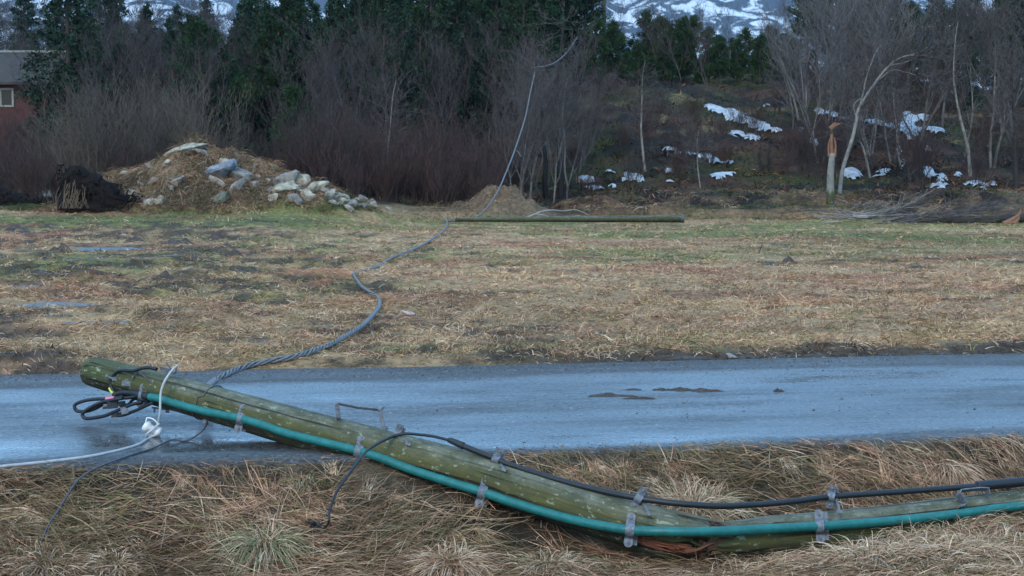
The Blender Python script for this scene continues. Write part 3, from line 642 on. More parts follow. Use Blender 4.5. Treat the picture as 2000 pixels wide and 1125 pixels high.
CAMP = np.array([0, 0, CAMZ])
def lframe(p, ang=0.):
    """local frame at p facing the camera: right, up on screen turned by ang degrees, towards viewer"""
    n = CAMP-p; n /= np.linalg.norm(n); r = np.cross([0, 0, 1.], n); r /= np.linalg.norm(r); u = np.cross(n, r)
    ca, sa = math.cos(R(ang)), math.sin(R(ang)); return r*ca+u*sa, -r*sa+u*ca, n
def bolt(parent, c, ax, r=.008, hh=.006):
    g = G(); prism(g, c, ax, r, hh, 6); prism(g, c+ax*hh*1.3, ax, r*.5, hh*.5, 8); g.build('bolt', M_zinc, parent, smooth=False)
def clamp(px, ang, sz=1.0):
    p = gpt(px); Rr, U, N = lframe(p, ang)
    path = [(-.074, -.006), (-.045, -.006), (-.037, .0)]+[(-.034*math.cos(t), .031*math.sin(t)) for t in np.linspace(.25, math.pi-.25, 9)]+[(.037, .0), (.045, -.006), (.074, -.006)]
    g = G(); strip(g, [p+U*a*sz+N*b*sz for a, b in path], Rr, .023, .006)
    for e in (-1, 1): tube(g, [p+U*e*.066*sz+N*(-.009), p+U*e*.066*sz+N*(-.003)], .023, 14)
    o = g.build('pipe_clamp', M_zinc, pole, smooth=False)
    for e in (-1, 1): bolt(o, p+U*e*.062*sz+N*.0, N, .0075, .006)
    g = G(); q = p+Rr*.034-N*.03; strip(g, [q+U*a*sz+N*b*.8*sz for a, b in path], Rr, .011, .006); box(g, q-N*.03, U, Rr, N, .06*sz, .007, .004)
    tube(g, [q+Rr*.0-N*.0, q+Rr*.055-N*.05+U*.004], .0055, 8)
    g.build('clamp_bracket', M_zinc, o, smooth=False)
clamp(277, -12, .85); clamp(470, -14); clamp(700, -16); clamp(942, -17); clamp(1230, -6, 1.0); clamp(1601, 5, 1.0)
# black cable
KX = [775, 790, 820, 850, 880, 905, 960, 1000, 1100, 1180, 1247, 1320, 1390, 1430, 1500, 1560, 1623, 1750, 1900, 2000, 2200]
KY = [848, 847, 849, 853, 860, 871, 893, 909, 940, 960, 973, 983, 988, 988, 984, 978, 970, 961, 950, 941, 925]
def kpt(px, off=.03): return at(px, float(np.interp(px, KX, KY)), pdep(px)-off)
kab = thing('black_cable', 'black power cable clipped above the broken pole, thin at its left end', 'cable', kpt(1400))
g = G(); tube(g, smooth([kpt(x) for x in KX if x >= 880], 8), .0165, 16); g.build('cable_sheath', M_black, kab)
g = G(); tube(g, smooth([kpt(876), kpt(884), kpt(905)], 6), np.linspace(.014, .021, 13), 16); g.build('shrink_sleeve', M_black, kab)
g = G(); tube(g, smooth([kpt(1908), kpt(1914), kpt(1950), kpt(1995), kpt(2006)], 6), np.concatenate([[.018]*2, [.027]*20, [.02]*3]), 18); g.build('thick_sleeve', M_black, kab)
g = G(); tube(g, smooth([kpt(884), kpt(850), kpt(820), kpt(790), at(768, 852, pdep(775)-.06)], 6), .0085, 12); g.build('inner_conductor', M_black, kab)
# the thin end hanging free into the ditch
fr = [(768, 852, 7.98), (740, 865, 7.85), (717, 880, 7.7), (700, 900, 7.55), (680, 928, 7.42), (660, 957, 7.33), (650, 978, 7.28), (643, 1002, 7.23), (642, 1020, 7.2)]
fp = [at(*q) for q in fr]; e = [hit(632, 1046), hit(626, 1056), hit(607, 1060), hit(591, 1054)]
fp += [q+np.array([0, 0, .03]) for q in e]
g = G(); tube(g, smooth(fp, 8), np.interp(np.arange(97), [0, 70, 96], [.0085, .0062, .004]), 10)
wr = tag(g.build('loose_black_wire', M_black, loc=fp[-1]), 'thin black wire arching off the pole and ending in the ditch grass', 'wire')
g = G()
c0 = hit(612, 1048)+np.array([0, 0, .02])
for q in range(7):
    s0 = c0+np.array([rr.uniform(-.03, .08), rr.uniform(-.02, .03), rr.uniform(0, .03)]); e0_ = s0+np.array([rr.uniform(-.11, .05), rr.uniform(-.04, .04), rr.uniform(-.015, .05)])
    strip(g, smooth([s0, (s0+e0_)/2+np.array([0, 0, .02]), e0_], 4), (.1, rr.uniform(-.6, .6), 1), .012, .003)
o = g.build('torn_wrapping', M_black, wr)

def clip(px, ang, legpx, legpy, sz=1.0):
    p = kpt(px); Rr, U, N = lframe(p, ang)
    path = [(-.062, -.010), (-.05, -.006), (-.03, -.0)]+[(-.024*math.cos(t), .022*math.sin(t)) for t in np.linspace(.3, math.pi-.3, 8)]+[(.028, .0), (.045, .006), (.06, .012)]
    g = G(); strip(g, [p+U*a*sz+N*b for a, b in path], Rr, .020, .006)
    o = g.build('cable_clip', M_zinc, pole, smooth=False)
    bolt(o, p+U*.045*sz+N*.016, N, .007, .006); bolt(o, p-U*.045*sz+N*.004, N, .007, .006)
    g = G(); q = p+Rr*.026-N*.02; strip(g, [q+U*a*.8*sz+N*b*.7 for a, b in path], Rr, .010, .005); lg = at(legpx, legpy, pdep(legpx)-.112)
    tube(g, smooth([q-U*.01, lerp(q, lg, .6)+np.array([0, -.005, 0]), lg], 4), .0075, 10); box(g, lg, Rr, U, N, .014, .008, .005)
    g.build('standoff_leg', M_zinc, o, smooth=False)
clip(775, -24, 797, 867); clip(968, -28, 984, 917); clip(1247, -30, 1267, 1003); clip(1623, -8, 1640, 999)
# bent flat-bar brackets
def bracket(pts, label=None, hw=.011):
    g = G(); W = np.array([.35, -.7, .6]); strip(g, np.array(pts), W, hw, .007)
    return g
w1 = [(662, 822, .02), (661, 815, .05), (658, 792, .06), (660, 788, .06), (700, 796, .06), (738, 800, .06), (742, 803, .06), (749, 836, .06), (752, 839, .06), (762, 837, .06)]
pts = [at(a, b, pdep(a)-c) for a, b, c in w1]; g = G(); strip(g, pts[:4], (1, -.3, .1), .013, .006); strip(g, pts[3:7], (.1, -.75, .65), .013, .006); strip(g, pts[6:], (1, -.3, .25), .012, .006)
b1 = g.build('step_bracket', M_zinc, pole, smooth=False)
g = G(); strip(g, smooth([at(678, 797, pdep(678)-.08), at(683, 802, pdep(680)-.09), at(690, 800, pdep(690)-.09), at(693, 797, pdep(690)-.08)], 3), (0, -1, .2), .004, .003); tube(g, [at(744, 800, pdep(744)-.06), at(749, 793, pdep(744)-.06)], .009, 8); g.build('hook', M_zinc, b1, smooth=False)
bolt(b1, at(755, 836, pdep(755)-.075), np.array([0, -.3, 1.]), .009, .006); bolt(b1, at(660, 812, pdep(660)-.03), np.array([-.3, -1., .1]), .008, .006)
w2 = [(1874, 990, .12), (1880, 989, .125), (1884, 984, .12), (1872, 966, .11), (1874, 959, .10), (1910, 955, .09), (1928, 956, .09), (1930, 968, .1)]
g = bracket([at(a, b, pdep(a)-c) for a, b, c in w2], hw=.02); b2 = g.build('step_bracket', M_zinc, pole, smooth=False); bolt(b2, at(1877, 988, pdep(1877)-.14), np.array([0, -1, .5]), .008, .005)
# wire ring round the pole
L_ = x2L(402); k = int(np.searchsorted(LL, L_)); ring = []
for t in np.linspace(0, 2*math.pi, 50):
    kk = min(len(P)-1, max(0, int(np.searchsorted(LL, L_+.055*math.sin(t))))); ring.append(P[kk]+(rad[kk]+.005)*(math.cos(t)*Nn[kk]+math.sin(t)*Bb[kk]))
g = G(); tube(g, ring, .0042, 8); g.build('wire_binding', M_dullwire, pole)
# hardware near the top end
def pp(px, py, off): return at(px, py, pdep(px)-off)
p = pp(234, 742, .11); Rr, U, N = lframe(p, -6)
g = G(); box(g, p, Rr, U, N, .020, .036, .008); box(g, p-Rr*.030+U*.004, Rr, U, N, .018, .012, .008); box(g, p+N*.012, Rr, U, N, .006, .02, .01)
tube(g, [p-Rr*.045+U*.005, p-Rr*.085+U*.018], .008, 10); tube(g, [p-Rr*.083+U*.014, p-Rr*.094+U*.02], .014, 10)
o = g.build('fixing_plate', M_zinc, pole, smooth=False); bolt(o, p+N*.02+U*.008, N)
p = pp(262, 748, .11); Rr, U, N = lframe(p, -10)
g = G(); box(g, p, Rr, U, N, .020, .045, .006); box(g, p-Rr*.045-U*.01, Rr, U, N, .03, .016, .008); strip(g, [p+Rr*.01-U*.035+N*.01, p+Rr*.035-U*.02+N*.02, p+Rr*.03+U*.0+N*.025, p+Rr*.045+U*.03+N*.025, p+Rr*.02+U*.035+N*.025], N, .012, .006)
strip(g, smooth([p-U*.04+N*.01, p-U*.06+Rr*.02+N*.015, p-U*.068+Rr*.055+N*.015], 4), N, .011, .006)
o = g.build('hook_bracket', M_zinc, pole, smooth=False); bolt(o, p+N*.01+U*.02, N)
g = G(); tube(g, smooth([pp(258, 748, .13), pp(262, 735, .13), pp(269, 727, .125), pp(276, 731, .125), pp(290, 742, .12), pp(303, 752, .115), pp(308, 762, .115)], 5), .0042, 8); g.build('tie_wire', M_dullwire, pole)
# bracket on the underside
p = pp(402, 818, .06); Rr, U, N = lframe(p, -14); g = G(); box(g, p, Rr, U, N, .014, .03, .02); box(g, p-U*.03+Rr*.02, Rr, U, N, .03, .008, .014); g.build('lug', M_zinc, pole, smooth=False)
p = pp(312, 798, .05); Rr, U, N = lframe(p, -10); g = G(); box(g, p, Rr, U, N, .05, .006, .012); box(g, p-Rr*.03-U*.012, Rr, U, N, .006, .018, .012); box(g, p+Rr*.05-U*.008, Rr, U, N, .012, .014, .012); g.build('lug', M_dullwire, pole, smooth=False)

# looped black cable tails at the top end
tl = thing('cable_tails', 'bundle of looped black cable tails with pink and yellow-green tape at the pole top', 'cable loops', pp(210, 800, .15))
def cord(pts, r, name, m, parent, off=.16, n=12):
    g = G(); tube(g, smooth([pp(a, b, off+(c[0] if c else 0)) for a, b, *c in pts], 7), r, n); return g.build(name, m, parent)
cord([(306, 721), (292, 718), (278, 719), (260, 724), (242, 723), (230, 725), (222, 733), (216, 746), (219, 760), (228, 769), (240, 769)], .012, 'cable_tail', M_black, tl, .135)
cord([(276, 772), (250, 777), (232, 777), (210, 779), (182, 780), (160, 784), (147, 790), (146, 797), (152, 803), (170, 803), (188, 797), (203, 789), (222, 786)], .0115, 'cable_tail', M_black, tl, .17)
cord([(240, 778), (222, 781), (202, 785), (182, 793), (167, 802), (161, 810), (167, 817), (185, 816), (205, 812), (222, 805), (240, 797), (258, 790), (278, 785)], .0115, 'cable_tail', M_black, tl, .2)
cord([(300, 786), (280, 795), (262, 803), (240, 811), (222, 812)], .010, 'cable_tail', M_black, tl, .18)
cord([(305, 762), (285, 770), (262, 779), (250, 790), (236, 792), (226, 783)], .010, 'cable_tail', M_black, tl, .13)
cord([(208, 779), (224, 777.5)], .0135, 'pink_tape', M_pink, tl, .171)
cord([(215, 757), (218, 763), (223, 768)], .0135, 'striped_tape', M_tape, tl, .137)
g = G(); p = pp(220, 790, .18); Rr, U, N = lframe(p, 4); box(g, p, Rr, U, N, .032, .026, .014); box(g, p+Rr*.05-U*.0, Rr, U, N, .03, .015, .012); box(g, p-Rr*.045-U*.016, Rr, U, N, .02, .008, .01); o = g.build('connector_block', M_black, tl, smooth=False)
g = G(); p2_ = pp(243, 802, .21); Rr, U, N = lframe(p2_, 10); box(g, p2_, Rr, U, N, .023, .022, .014); g.build('connector_label', M_zinc, tl, smooth=False)
g = G(); p2_ = pp(222, 812, .2); Rr, U, N = lframe(p2_, 6); box(g, p2_, Rr, U, N, .016, .011, .010); box(g, p2_+Rr*.045+U*.004, Rr, U, N, .03, .013, .012); g.build('lever_connector', M_black, tl, smooth=False)
g = G(); p2_ = pp(206, 793, .2); Rr, U, N = lframe(p2_, 6); box(g, p2_, Rr, U, N, .013, .013, .010); g.build('connector_label', M_zinc, tl, smooth=False)

# pale wire with white porcelain insulator
wt = thing('white_wire', 'pale wire looping down from the pole top across the road to the left edge', 'wire', hit(293, 860))
def onr(px, py, up=.008): q = hit(px, py); q[2] = (0 if abs(float(h(q[0], q[1]))+.015) < 1e-3 else q[2])+up; return q
wp = [pp(325, 709, .10), pp(331, 717, .12), pp(334, 722, .13)]
g = G(); tube(g, smooth(wp, 5), .006, 8); tube(g, smooth([pp(345, 716, .06), pp(343, 726, .10), pp(339, 730, .12)], 4), .006, 8); g.build('wire_end', M_dullwire, wt)
g = G(); strip(g, smooth([pp(312, 719, .10), pp(326, 722, .115), pp(336, 727, .12)], 4), (0, -.3, 1), .012, .004); g.build('wire_lug', M_zinc, wt, smooth=False)
wp = [pp(345, 715, .10), pp(338, 721, .16), pp(329, 733, .20), pp(320, 748, .24), pp(314, 768, .26), pp(313, 790, .28), pp(312, 808, .29), at(307, 832, 8.75), at(300, 845, 8.7), at(294, 856, 8.66), onr(287, 866), onr(270, 876), onr(230, 888), onr(170, 900), onr(100, 909), onr(40, 916), onr(0, 920), onr(-60, 926, .02)]
g = G(); tube(g, smooth(wp, 8), np.interp(np.arange(8*(len(wp)-1)+1), [0, 56, 90, 136], [.0075, .0075, .009, .010]), 12); g.build('wire_core', M_wirew, wt)
ins = thing('porcelain_insulator', 'white porcelain insulator knotted into the pale wire on the road', 'insulator', hit(295, 858))
p = at(297, 838, 8.68); Rr, U, N = lframe(p, -32)
g = G(); a = np.linspace(0, 2*math.pi, 24, endpoint=False)
sec = np.array([(-.058, 0), (-.058, .024), (-.05, .033), (-.03, .034), (-.018, .024), (.0, .022), (.018, .024), (.03, .034), (.05, .033), (.058, .024), (.058, 0)])
ax2 = Rr*.8-U*.6; ax2 /= np.linalg.norm(ax2)
P3 = np.array([p+Rr*s_[0] for s_ in sec]); tube(g, P3, np.maximum(sec[:, 1], .001)*1.05, 20, ref=N)
g.build('insulator_body', M_white, ins)
g = G()
lp = [p-Rr*.055+U*.02+N*.02, p-Rr*.06+U*.045+N*.02, p-Rr*.02+U*.055+N*.03, p+Rr*.02+U*.04+N*.03]
strip(g, smooth(lp, 5), N, .012, .008); g.build('insulator_lip', M_white, ins)
g = G(); tube(g, smooth([p+Rr*.02+U*.05+N*.03, p+Rr*.005+N*.045, p-Rr*.01-U*.04+N*.035, p-Rr*.0-U*.065], 5), .008, 10); tube(g, smooth([p+Rr*.045+U*.03, p+Rr*.05+N*.045, p+Rr*.03-U*.03+N*.04, p+Rr*.0-U*.065], 5), .008, 10); g.build('binding_wire', M_wirew, ins)

# thin dark wire from the lug to the lower left
fp = [pp(403, 822, .08), pp(404, 828, .09), at(398, 838, 8.62), at(385, 850, 8.56), at(362, 861, 8.5), onr(335, 871, .02), onr(300, 883, .01), onr(255, 898, .01), onr(215, 914, .015), onr(195, 925, .04), onr(182, 938, .06), onr(165, 953, .07), onr(148, 972, .08), onr(130, 996, .07), onr(112, 1022, .06), onr(97, 1044, .06), onr(82, 1070, .04), onr(76, 1085, .01)]
g = G(); tube(g, smooth(fp, 7), .0058, 8); tag(g.build('thin_dark_wire', M_dullwire, loc=fp[6]), 'thin dark wire trailing from the pole over the verge to the lower left grass', 'wire')

# twisted overhead line crossing road and field, then up to the trees
tw = [(380, 768), (415, 752), (437, 739), (462, 727), (492, 717), (530, 709), (570, 702), (610, 690), (648, 675), (682, 660), (708, 643), (730, 620), (741, 602), (738, 588), (722, 577), (706, 566), (695, 551), (690, 541), (697, 532), (715, 526), (740, 518), (762, 510), (790, 498), (820, 485), (845, 470), (862, 457), (872, 444), (873, 436), (868, 432)]
tp = []
for k, (a, b) in enumerate(tw):
    q = hit(a, b+2); q[2] += .03 if q[1] < 13.5 else (.035+.0012*q[1])
    if a in (697, 715, 740): q[2] -= .06
    tp.append(q)
tp[0] = at(395, 766, 9.05)
arr = smooth(tp, 10); dl = np.concatenate([[0], np.cumsum(np.linalg.norm(np.diff(arr, axis=0), axis=1))])
Lr_ = np.arange(0, dl[-1], .035); arr = np.stack([np.interp(Lr_, dl, arr[:, q]) for q in range(3)], -1)
T_, N_, B_ = frames(arr)
tc_ = thing('twisted_cable', 'grey twisted cable snaking from the pole across the road and through the field', 'cable', tp[1])
for q in range(4):
    ph = Lr_/.42*2*math.pi+q*math.pi/2*(1+.08*(q==2)); pathq = arr+.0165*(np.cos(ph)[:, None]*N_+np.sin(ph)[:, None]*B_); g = G(); tube(g, pathq, .0092, 8); g.build('strand', M_alu, tc_)
hc_ = [(868, 432, 48), (895, 430, 48.5), (922, 427, 49), (935, 421, 49.3), (952, 404, 49.8), (972, 374, 51), (988, 338, 53), (1003, 300, 55), (1016, 262, 57), (1027, 225, 58), (1036, 180, 59), (1043, 148, 60), (1046, 131, 60)]
g = G(); tube(g, smooth([at(*q) for q in hc_], 8), .028, 8); tube(g, smooth([at(*q) for q in [(1046, 131, 60), (1060, 130, 60.5), (1078, 125, 61), (1095, 114, 62), (1112, 96, 63), (1128, 72, 64)]], 6), .022, 8)
tube(g, smooth([at(1008, 294, 56.0), at(1012, 297, 56), at(1017, 306, 56)], 4), .025, 6, )
tag(g.build('hanging_cable', M_line, loc=at(922, 429, 52)), 'grey cable rising from the field edge and hanging in the bare trees', 'cable')

# second fallen pole on the far side of the field
q1 = at(1335, 427, 46.5); q0 = at(890, 429, 48.0)
fp2 = thing('fallen_pole', 'long grey pole lying flat along the far edge of the field', 'utility pole', q1-np.array([0, 0, .14]))
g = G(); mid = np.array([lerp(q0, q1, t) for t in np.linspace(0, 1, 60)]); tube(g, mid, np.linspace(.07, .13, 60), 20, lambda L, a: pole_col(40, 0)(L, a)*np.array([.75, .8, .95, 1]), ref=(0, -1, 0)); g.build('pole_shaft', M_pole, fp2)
g = G(); tube(g, [at(1336, 427, 46.5), at(1330, 427, 46.5)], .137, 16, (.05, .05, .05, 1)); g.build('end_band', M_dullwire, fp2)
# standing pole between the trees
s0 = at(1179, 175, 96); s0[2] = h(s0[0], s0[1]); g = G(); tube(g, [s0, s0+np.array([0, 0, 10.5]), s0+np.array([0, 0, 14.5])], [.15, .13, .12], 14, (.09, .085, .06, 1), ref=(0, -1, 0))
sp_ = thing('standing_pole', 'upright weathered pole among the pines in front of the snowy mountain', 'utility pole', s0); g.build('pole_shaft', M_pole, sp_)
g = G(); c_ = s0+np.array([0, 0, 13.8]); box(g, c_, (1, 0, 0), (0, 1, 0), (0, 0, 1), 1.1, .06, .08); g.build('crossarm', M_zinc, sp_)

#print('T', round(time.time()-T0,1), 'rocks, clods, stumps')
# ------------------------------------------------------------------ rocks, clods, stumps
def rock_g(c, rx, ry, rz, seed, col, blunt=.25):
    r_ = np.random.default_rng(seed); nu, nv = 22, 14
    u = np.linspace(0, 2*math.pi, nu, endpoint=False)[None]; v = np.linspace(.06, math.pi-.06, nv)[:, None]
    D = np.stack([np.sin(v)*np.cos(u), np.sin(v)*np.sin(u), np.cos(v)*np.ones_like(u)], -1)
    nrm = r_.normal(0, 1, (11, 3)); nrm /= np.linalg.norm(nrm, axis=1)[:, None]; dd = r_.uniform(.55, 1, 11)
    k = np.clip(D@nrm.T, .001, None); rr_ = np.min(dd/k, axis=-1); rr_ = np.minimum(rr_, 1.2)
    rr_ = rr_*(1+.05*np.sin(D[..., 0]*7+seed)+.04*np.sin(D[..., 1]*9))
    th = r_.uniform(0, 6.28); V = D*rr_[..., None]*np.array([rx, ry, rz]); 
    V = V@np.array([[math.cos(.3), 0, math.sin(.3)*r_.choice([-1, 1])], [0, 1, 0], [-math.sin(.3)*r_.choice([-1, 1]), 0, math.cos(.3)]]).T*1.0
    V = V+np.asarray(c); g = G()
    i = np.arange(nv-1)[:, None]; j = np.arange(nu)[None]; f = np.stack([i*nu+j, (i+1)*nu+j, (i+1)*nu+(j+1) % nu, i*nu+(j+1) % nu], -1).reshape(-1, 4)
    g.add(V.reshape(-1, 3), f, col); g.add(V[0], [list(range(nu))], col); g.add(V[-1], [list(range(nu))[::-1]], col); return g
GREY = (.20, .19, .17); PALEK = (.33, .30, .23); DARKR = (.11, .115, .085)
rocks = [(362, 292, 30, 9, PALEK, 'flat pale boulder crowning the top of the stony mound'),
 (305, 302, 15, 10, PALEK, 'round pale boulder just left of the mound top'), (323, 320, 9, 6, PALEK, 'small pale stone below the round boulder left of the mound top'),
 (398, 298, 10, 7, GREY, 'small grey stone at the right shoulder of the mound top'), (438, 316, 12, 8, PALEK, 'rounded boulder balanced above the big grey slab'),
 (425, 335, 26, 15, (.2, .22, .25), 'big smooth blue-grey slab on the right side of the mound'), (478, 342, 30, 13, GREY, 'large light boulder right of the blue-grey slab'),
 (465, 364, 12, 9, GREY, 'medium boulder below the large light boulder'), (232, 326, 17, 10, DARKR, 'mossy dark boulder on the left shoulder of the mound'),
 (550, 369, 22, 12, PALEK, 'pale angular boulder at the start of the right rubble slope'), (562, 349, 20, 13, GREY, 'tall grey boulder highest on the right rubble slope'),
 (586, 348, 14, 10, PALEK, 'bluish white boulder behind the tall one on the rubble slope'), (535, 387, 10, 6, PALEK, 'little white stone at the foot of the mound left of the slope'),
 (578, 391, 13, 9, GREY, 'grey stone beside a pale twin low on the rubble slope'), (600, 386, 13, 10, PALEK, 'pale twin stone low on the rubble slope'),
 (612, 370, 20, 10, PALEK, 'long snow-dusted boulder in the middle of the rubble slope'), (640, 385, 12, 7, GREY, 'grey stone beyond the snow-dusted boulder'),
 (662, 394, 13, 8, PALEK, 'rounded stone near the right end of the rubble slope'), (685, 400, 12, 6, GREY, 'last flat stone at the right end of the rubble slope'),
 (312, 392, 9, 7, PALEK, 'lone pale stone low on the front of the mound'), (340, 352, 11, 6, GREY, 'half buried stone in the front face of the mound'), (300, 352, 10, 6, GREY, 'half buried stone left in the front face of the mound'),
 (96, 381, 14, 8, (.26, .29, .31), 'grey stone left of the dark root plate'), (84, 352, 22, 8, GREY, 'flat stone slab behind and left of the dark root plate'), (430, 388, 14, 10, DARKR, 'dark boulder buried at the right foot of the mound')]
for k, (px, py, a, b, col, lab) in enumerate(rocks):
    p = hit(px, py+b*.5, y0=40); sc = p[1]/F; p = p+np.array([0, .0, sc*b*.38])
    tag(rock_g(p, a*sc*1.3, a*sc*1.0, b*sc*1.5, 100+k, col).build('boulder', M_rock, loc=p, smooth=False), lab, 'boulder', 'boulders on the stony mound')
for k in range(66):
    t = rng.random(); px = lerp(500, 735, t)+rng.normal(0, 14) if k < 52 else rng.uniform(210, 500); py = lerp(352, 406, t)+rng.normal(0, 8) if k < 52 else rng.uniform(320, 400)
    p = hit(px, py, y0=40); a = rng.uniform(.06, .22)
    tag(rock_g(p+np.array([0, 0, a*.3]), a*1.3, a, a*.8, 300+k, np.array([.25, .23, .19])*rng.uniform(.6, 1.3)).build('rubble_stone', M_rock, loc=p, smooth=False), 'small rubble stone strewn over the stony mound and its right slope', 'stone', 'rubble stones on the mound')
p = hit(798, 617); tag(rock_g(p+np.array([0, 0, .03]), .075, .06, .035, 77, (.42, .33, .3)).build('field_stone', M_rock, loc=p), 'single pinkish pale stone lying in the field right of the cable bend', 'stone')
p = hit(1427, 699); tag(rock_g(p+np.array([0, 0, .02]), .045, .04, .02, 78, (.3, .3, .3)).build('road_stone', M_rock, loc=p), 'white sharp stone at the far edge of the road', 'stone')
def clod(px, py, wpx, hpx, seed, label, m=M_mud, name='mud_clod', group='mud clods'):
    p = hit(px, py+hpx*.4); sc = p[1]/F; r_ = np.random.default_rng(seed)
    a = wpx*sc/2; b = hpx*sc; nu, nv = 30, 8
    u = np.linspace(0, 2*math.pi, nu, endpoint=False)[None]; v = np.linspace(0, 1, nv)[:, None]
    rad_ = (1-v)*(1+.3*np.sin(3*u+seed)+.18*np.sin(7*u+2*seed)); X = p[0]+a*rad_*np.cos(u); Y = p[1]+a*(.55 if name=='mud_clod' else .3)*rad_*np.sin(u)
    b = b*(.7 if name == 'mud_clod' else 1); Z = h(X, Y)+b*v**.8*(.35+1.2*vn(X/a*3+seed, Y/a*5, 3))-.01; Z = np.where(v*np.ones_like(u) < .01, h(X, Y)-.02, Z) if name == 'mud_clod' else .001+b*1.3*v**.7*(.3+1.2*vn(X/a*4+seed, Y/a*9, 3))
    g = G(); i = np.arange(nv-1)[:, None]; j = np.arange(nu)[None]; f = np.stack([i*nu+j, i*nu+(j+1) % nu, (i+1)*nu+(j+1) % nu, (i+1)*nu+j], -1).reshape(-1, 4)
    g.add(np.stack([X, Y, Z], -1).reshape(-1, 3), f); return tag(g.build(name, m, loc=p), label, 'mud clod', group)
for k, (px, py, ww, hh, lab) in enumerate([(123, 482, 44, 20, 'pointed mud clod left of the largest puddle'), (262, 466, 46, 16, 'dark mud clod right above the largest puddle'), (345, 468, 66, 18, 'long dark mud clod in the churned middle of the field'),
  (425, 459, 36, 14, 'small rounded mud clod right of the long one'), (60, 470, 34, 14, 'dark clod near the left edge above the puddles'), (456, 492, 36, 16, 'grassy turned clod below the churned strip'), (440, 478, 54, 12, 'flat dark clod above the grassy turned one'),
  (75, 528, 52, 12, 'low mud ridge on the left below the puddles'), (325, 540, 46, 16, 'reddish grass covered clod left of centre'), (160, 578, 30, 12, 'small clod at the left, level with the cable bend'), (1540, 505, 26, 16, 'dark round clod on the right side of the field'),
  (1785, 520, 52, 7, 'flat red-brown clod at the right edge of the field'), (30, 448, 70, 12, 'dark turned soil at the far left below the stump'), (1500, 512, 60, 10, 'pinkish heap of pulled grass next to the round clod')]): clod(px, py, ww, hh, 10+k, lab)
for k, (px, py, ww, hh) in enumerate([(1190, 776, 88, 4), (1250, 781, 60, 3), (1235, 765, 44, 3), (1295, 765, 36, 4), (1330, 765, 60, 5), (1375, 767, 60, 5), (1519, 767, 20, 5)]):
    clod(px, py, ww, hh, 40+k, ['long flat mud smear on the road, left of the group', 'crumbly mud tail right of the long smear on the road', 'thin mud streak above the long smear', 'small mud piece left of the largest lump on the road', 'largest brown mud lump on the road', 'flat dark mud piece right of the largest lump', 'lone small mud lump farthest right on the road'][k], name='road_mud', group='mud left on the road')
# crumbs of mud around them
for k in range(26):
    q = hit(rng.uniform(1130, 1420), rng.uniform(762, 800)); a = rng.uniform(.006, .016)
    tag(rock_g(q, a*1.4, a, a*.7, 900+k, (.05, .04, .03)).build('mud_crumb', M_mud, loc=q), 'tiny mud crumb scattered around the mud smears on the road', 'mud crumb', 'mud crumbs on the road')
# dark clods along the far road edge
for k, px in enumerate(np.linspace(1065, 1990, 15)):
    yy_ = float(np.interp(px, [1000, 2000], [703, 689]))-rng.uniform(0, 4)
    clod(px+rng.normal(0, 14), yy_, rng.uniform(40, 90), rng.uniform(4, 9), 60+k, 'dark earth clod ploughed up along the far edge of the road', name='mud_clod', group='earth clods along the road edge')

# upturned root plates
def rootplate(px0, py0, w_, d_, hgt, label, seed):
    base = hit(px0, py0, y0=38); r_ = random.Random(seed)
    o = thing('root_plate', label, 'tree stump', base)
    nu, nv = 60, 22; u = np.linspace(0, 2*math.pi, nu, endpoint=False)[None]; v = np.linspace(0, 1, nv)[:, None]
    prof = np.interp(np.cos(u)*.5+.5, [0, .15, .45, .75, 1], [1.0, 1.0, .78, .55, .2])
    x = base[0]+w_*np.cos(u)*(1-.25*v**3); y = base[1]+d_*np.sin(u)*(1-.35*v**3); n = fbm(x*3+seed, y*3+v*4, .6, 4, 2)
    V = np.stack([x*np.ones_like(v)+n*.16, y+n*.16, base[2]-.1+hgt*prof*v*(1+.18*n)], -1)
    g = G(); i = np.arange(nv-1)[:, None]; j = np.arange(nu)[None]; f = np.stack([i*nu+j, i*nu+(j+1) % nu, (i+1)*nu+(j+1) % nu, (i+1)*nu+j], -1).reshape(-1, 4)
    g.add(V.reshape(-1, 3), f); top = V[-1]; c0 = top.mean(0)
    g.add(np.vstack([top, c0[None]]), [[j_, (j_+1) % nu, nu] for j_ in range(nu)]); g.build('root_soil', M_peat, o)
    g = G()
    for q in range(190):
        a = r_.uniform(0, 6.28); t = r_.random(); pr = float(np.interp(math.cos(a)*.5+.5, [0, .15, .45, .75, 1], [1.0, 1.0, .78, .55, .2]))
        s_ = np.array([base[0]+w_*math.cos(a)*.95, base[1]+d_*math.sin(a)*.95, base[2]+hgt*pr*t])
        dd = np.array([math.cos(a)*.5, math.sin(a)*.6, r_.uniform(-.6, .5)])*r_.uniform(.12, .42)
        tube(g, smooth([s_, s_+dd*.6+np.array([0, 0, .04]), s_+dd+np.array([0, 0, -.08])], 3), np.linspace(.028, .007, 7)*r_.uniform(.6, 1.4), 5)
    g.build('root_fringe', M_peat, o)['kind'] = 'stuff'
    return o, base
o, b_ = rootplate(196, 404, 1.32, .7, 1.36, 'black upturned root plate with pale roots in front of the stony mound', 4)
g = G()
for q in range(34):
    x = b_[0]-.66+rr.gauss(0, .2); z1 = rr.uniform(.2, .95); y = b_[1]-.6-rr.random()*.14
    tube(g, smooth([[x, y, b_[2]+z1], [x+rr.uniform(-.14, .14), y-.1, b_[2]+z1*.5], [x+rr.uniform(-.25, .25), y-.16, b_[2]-.03]], 3), .008, 5, (.14, .10, .065, 1))
g.build('pale_root', M_wood, o)
rootplate(22, 404, .95, .6, .85, 'low dark root mass at the left edge of the field', 9)

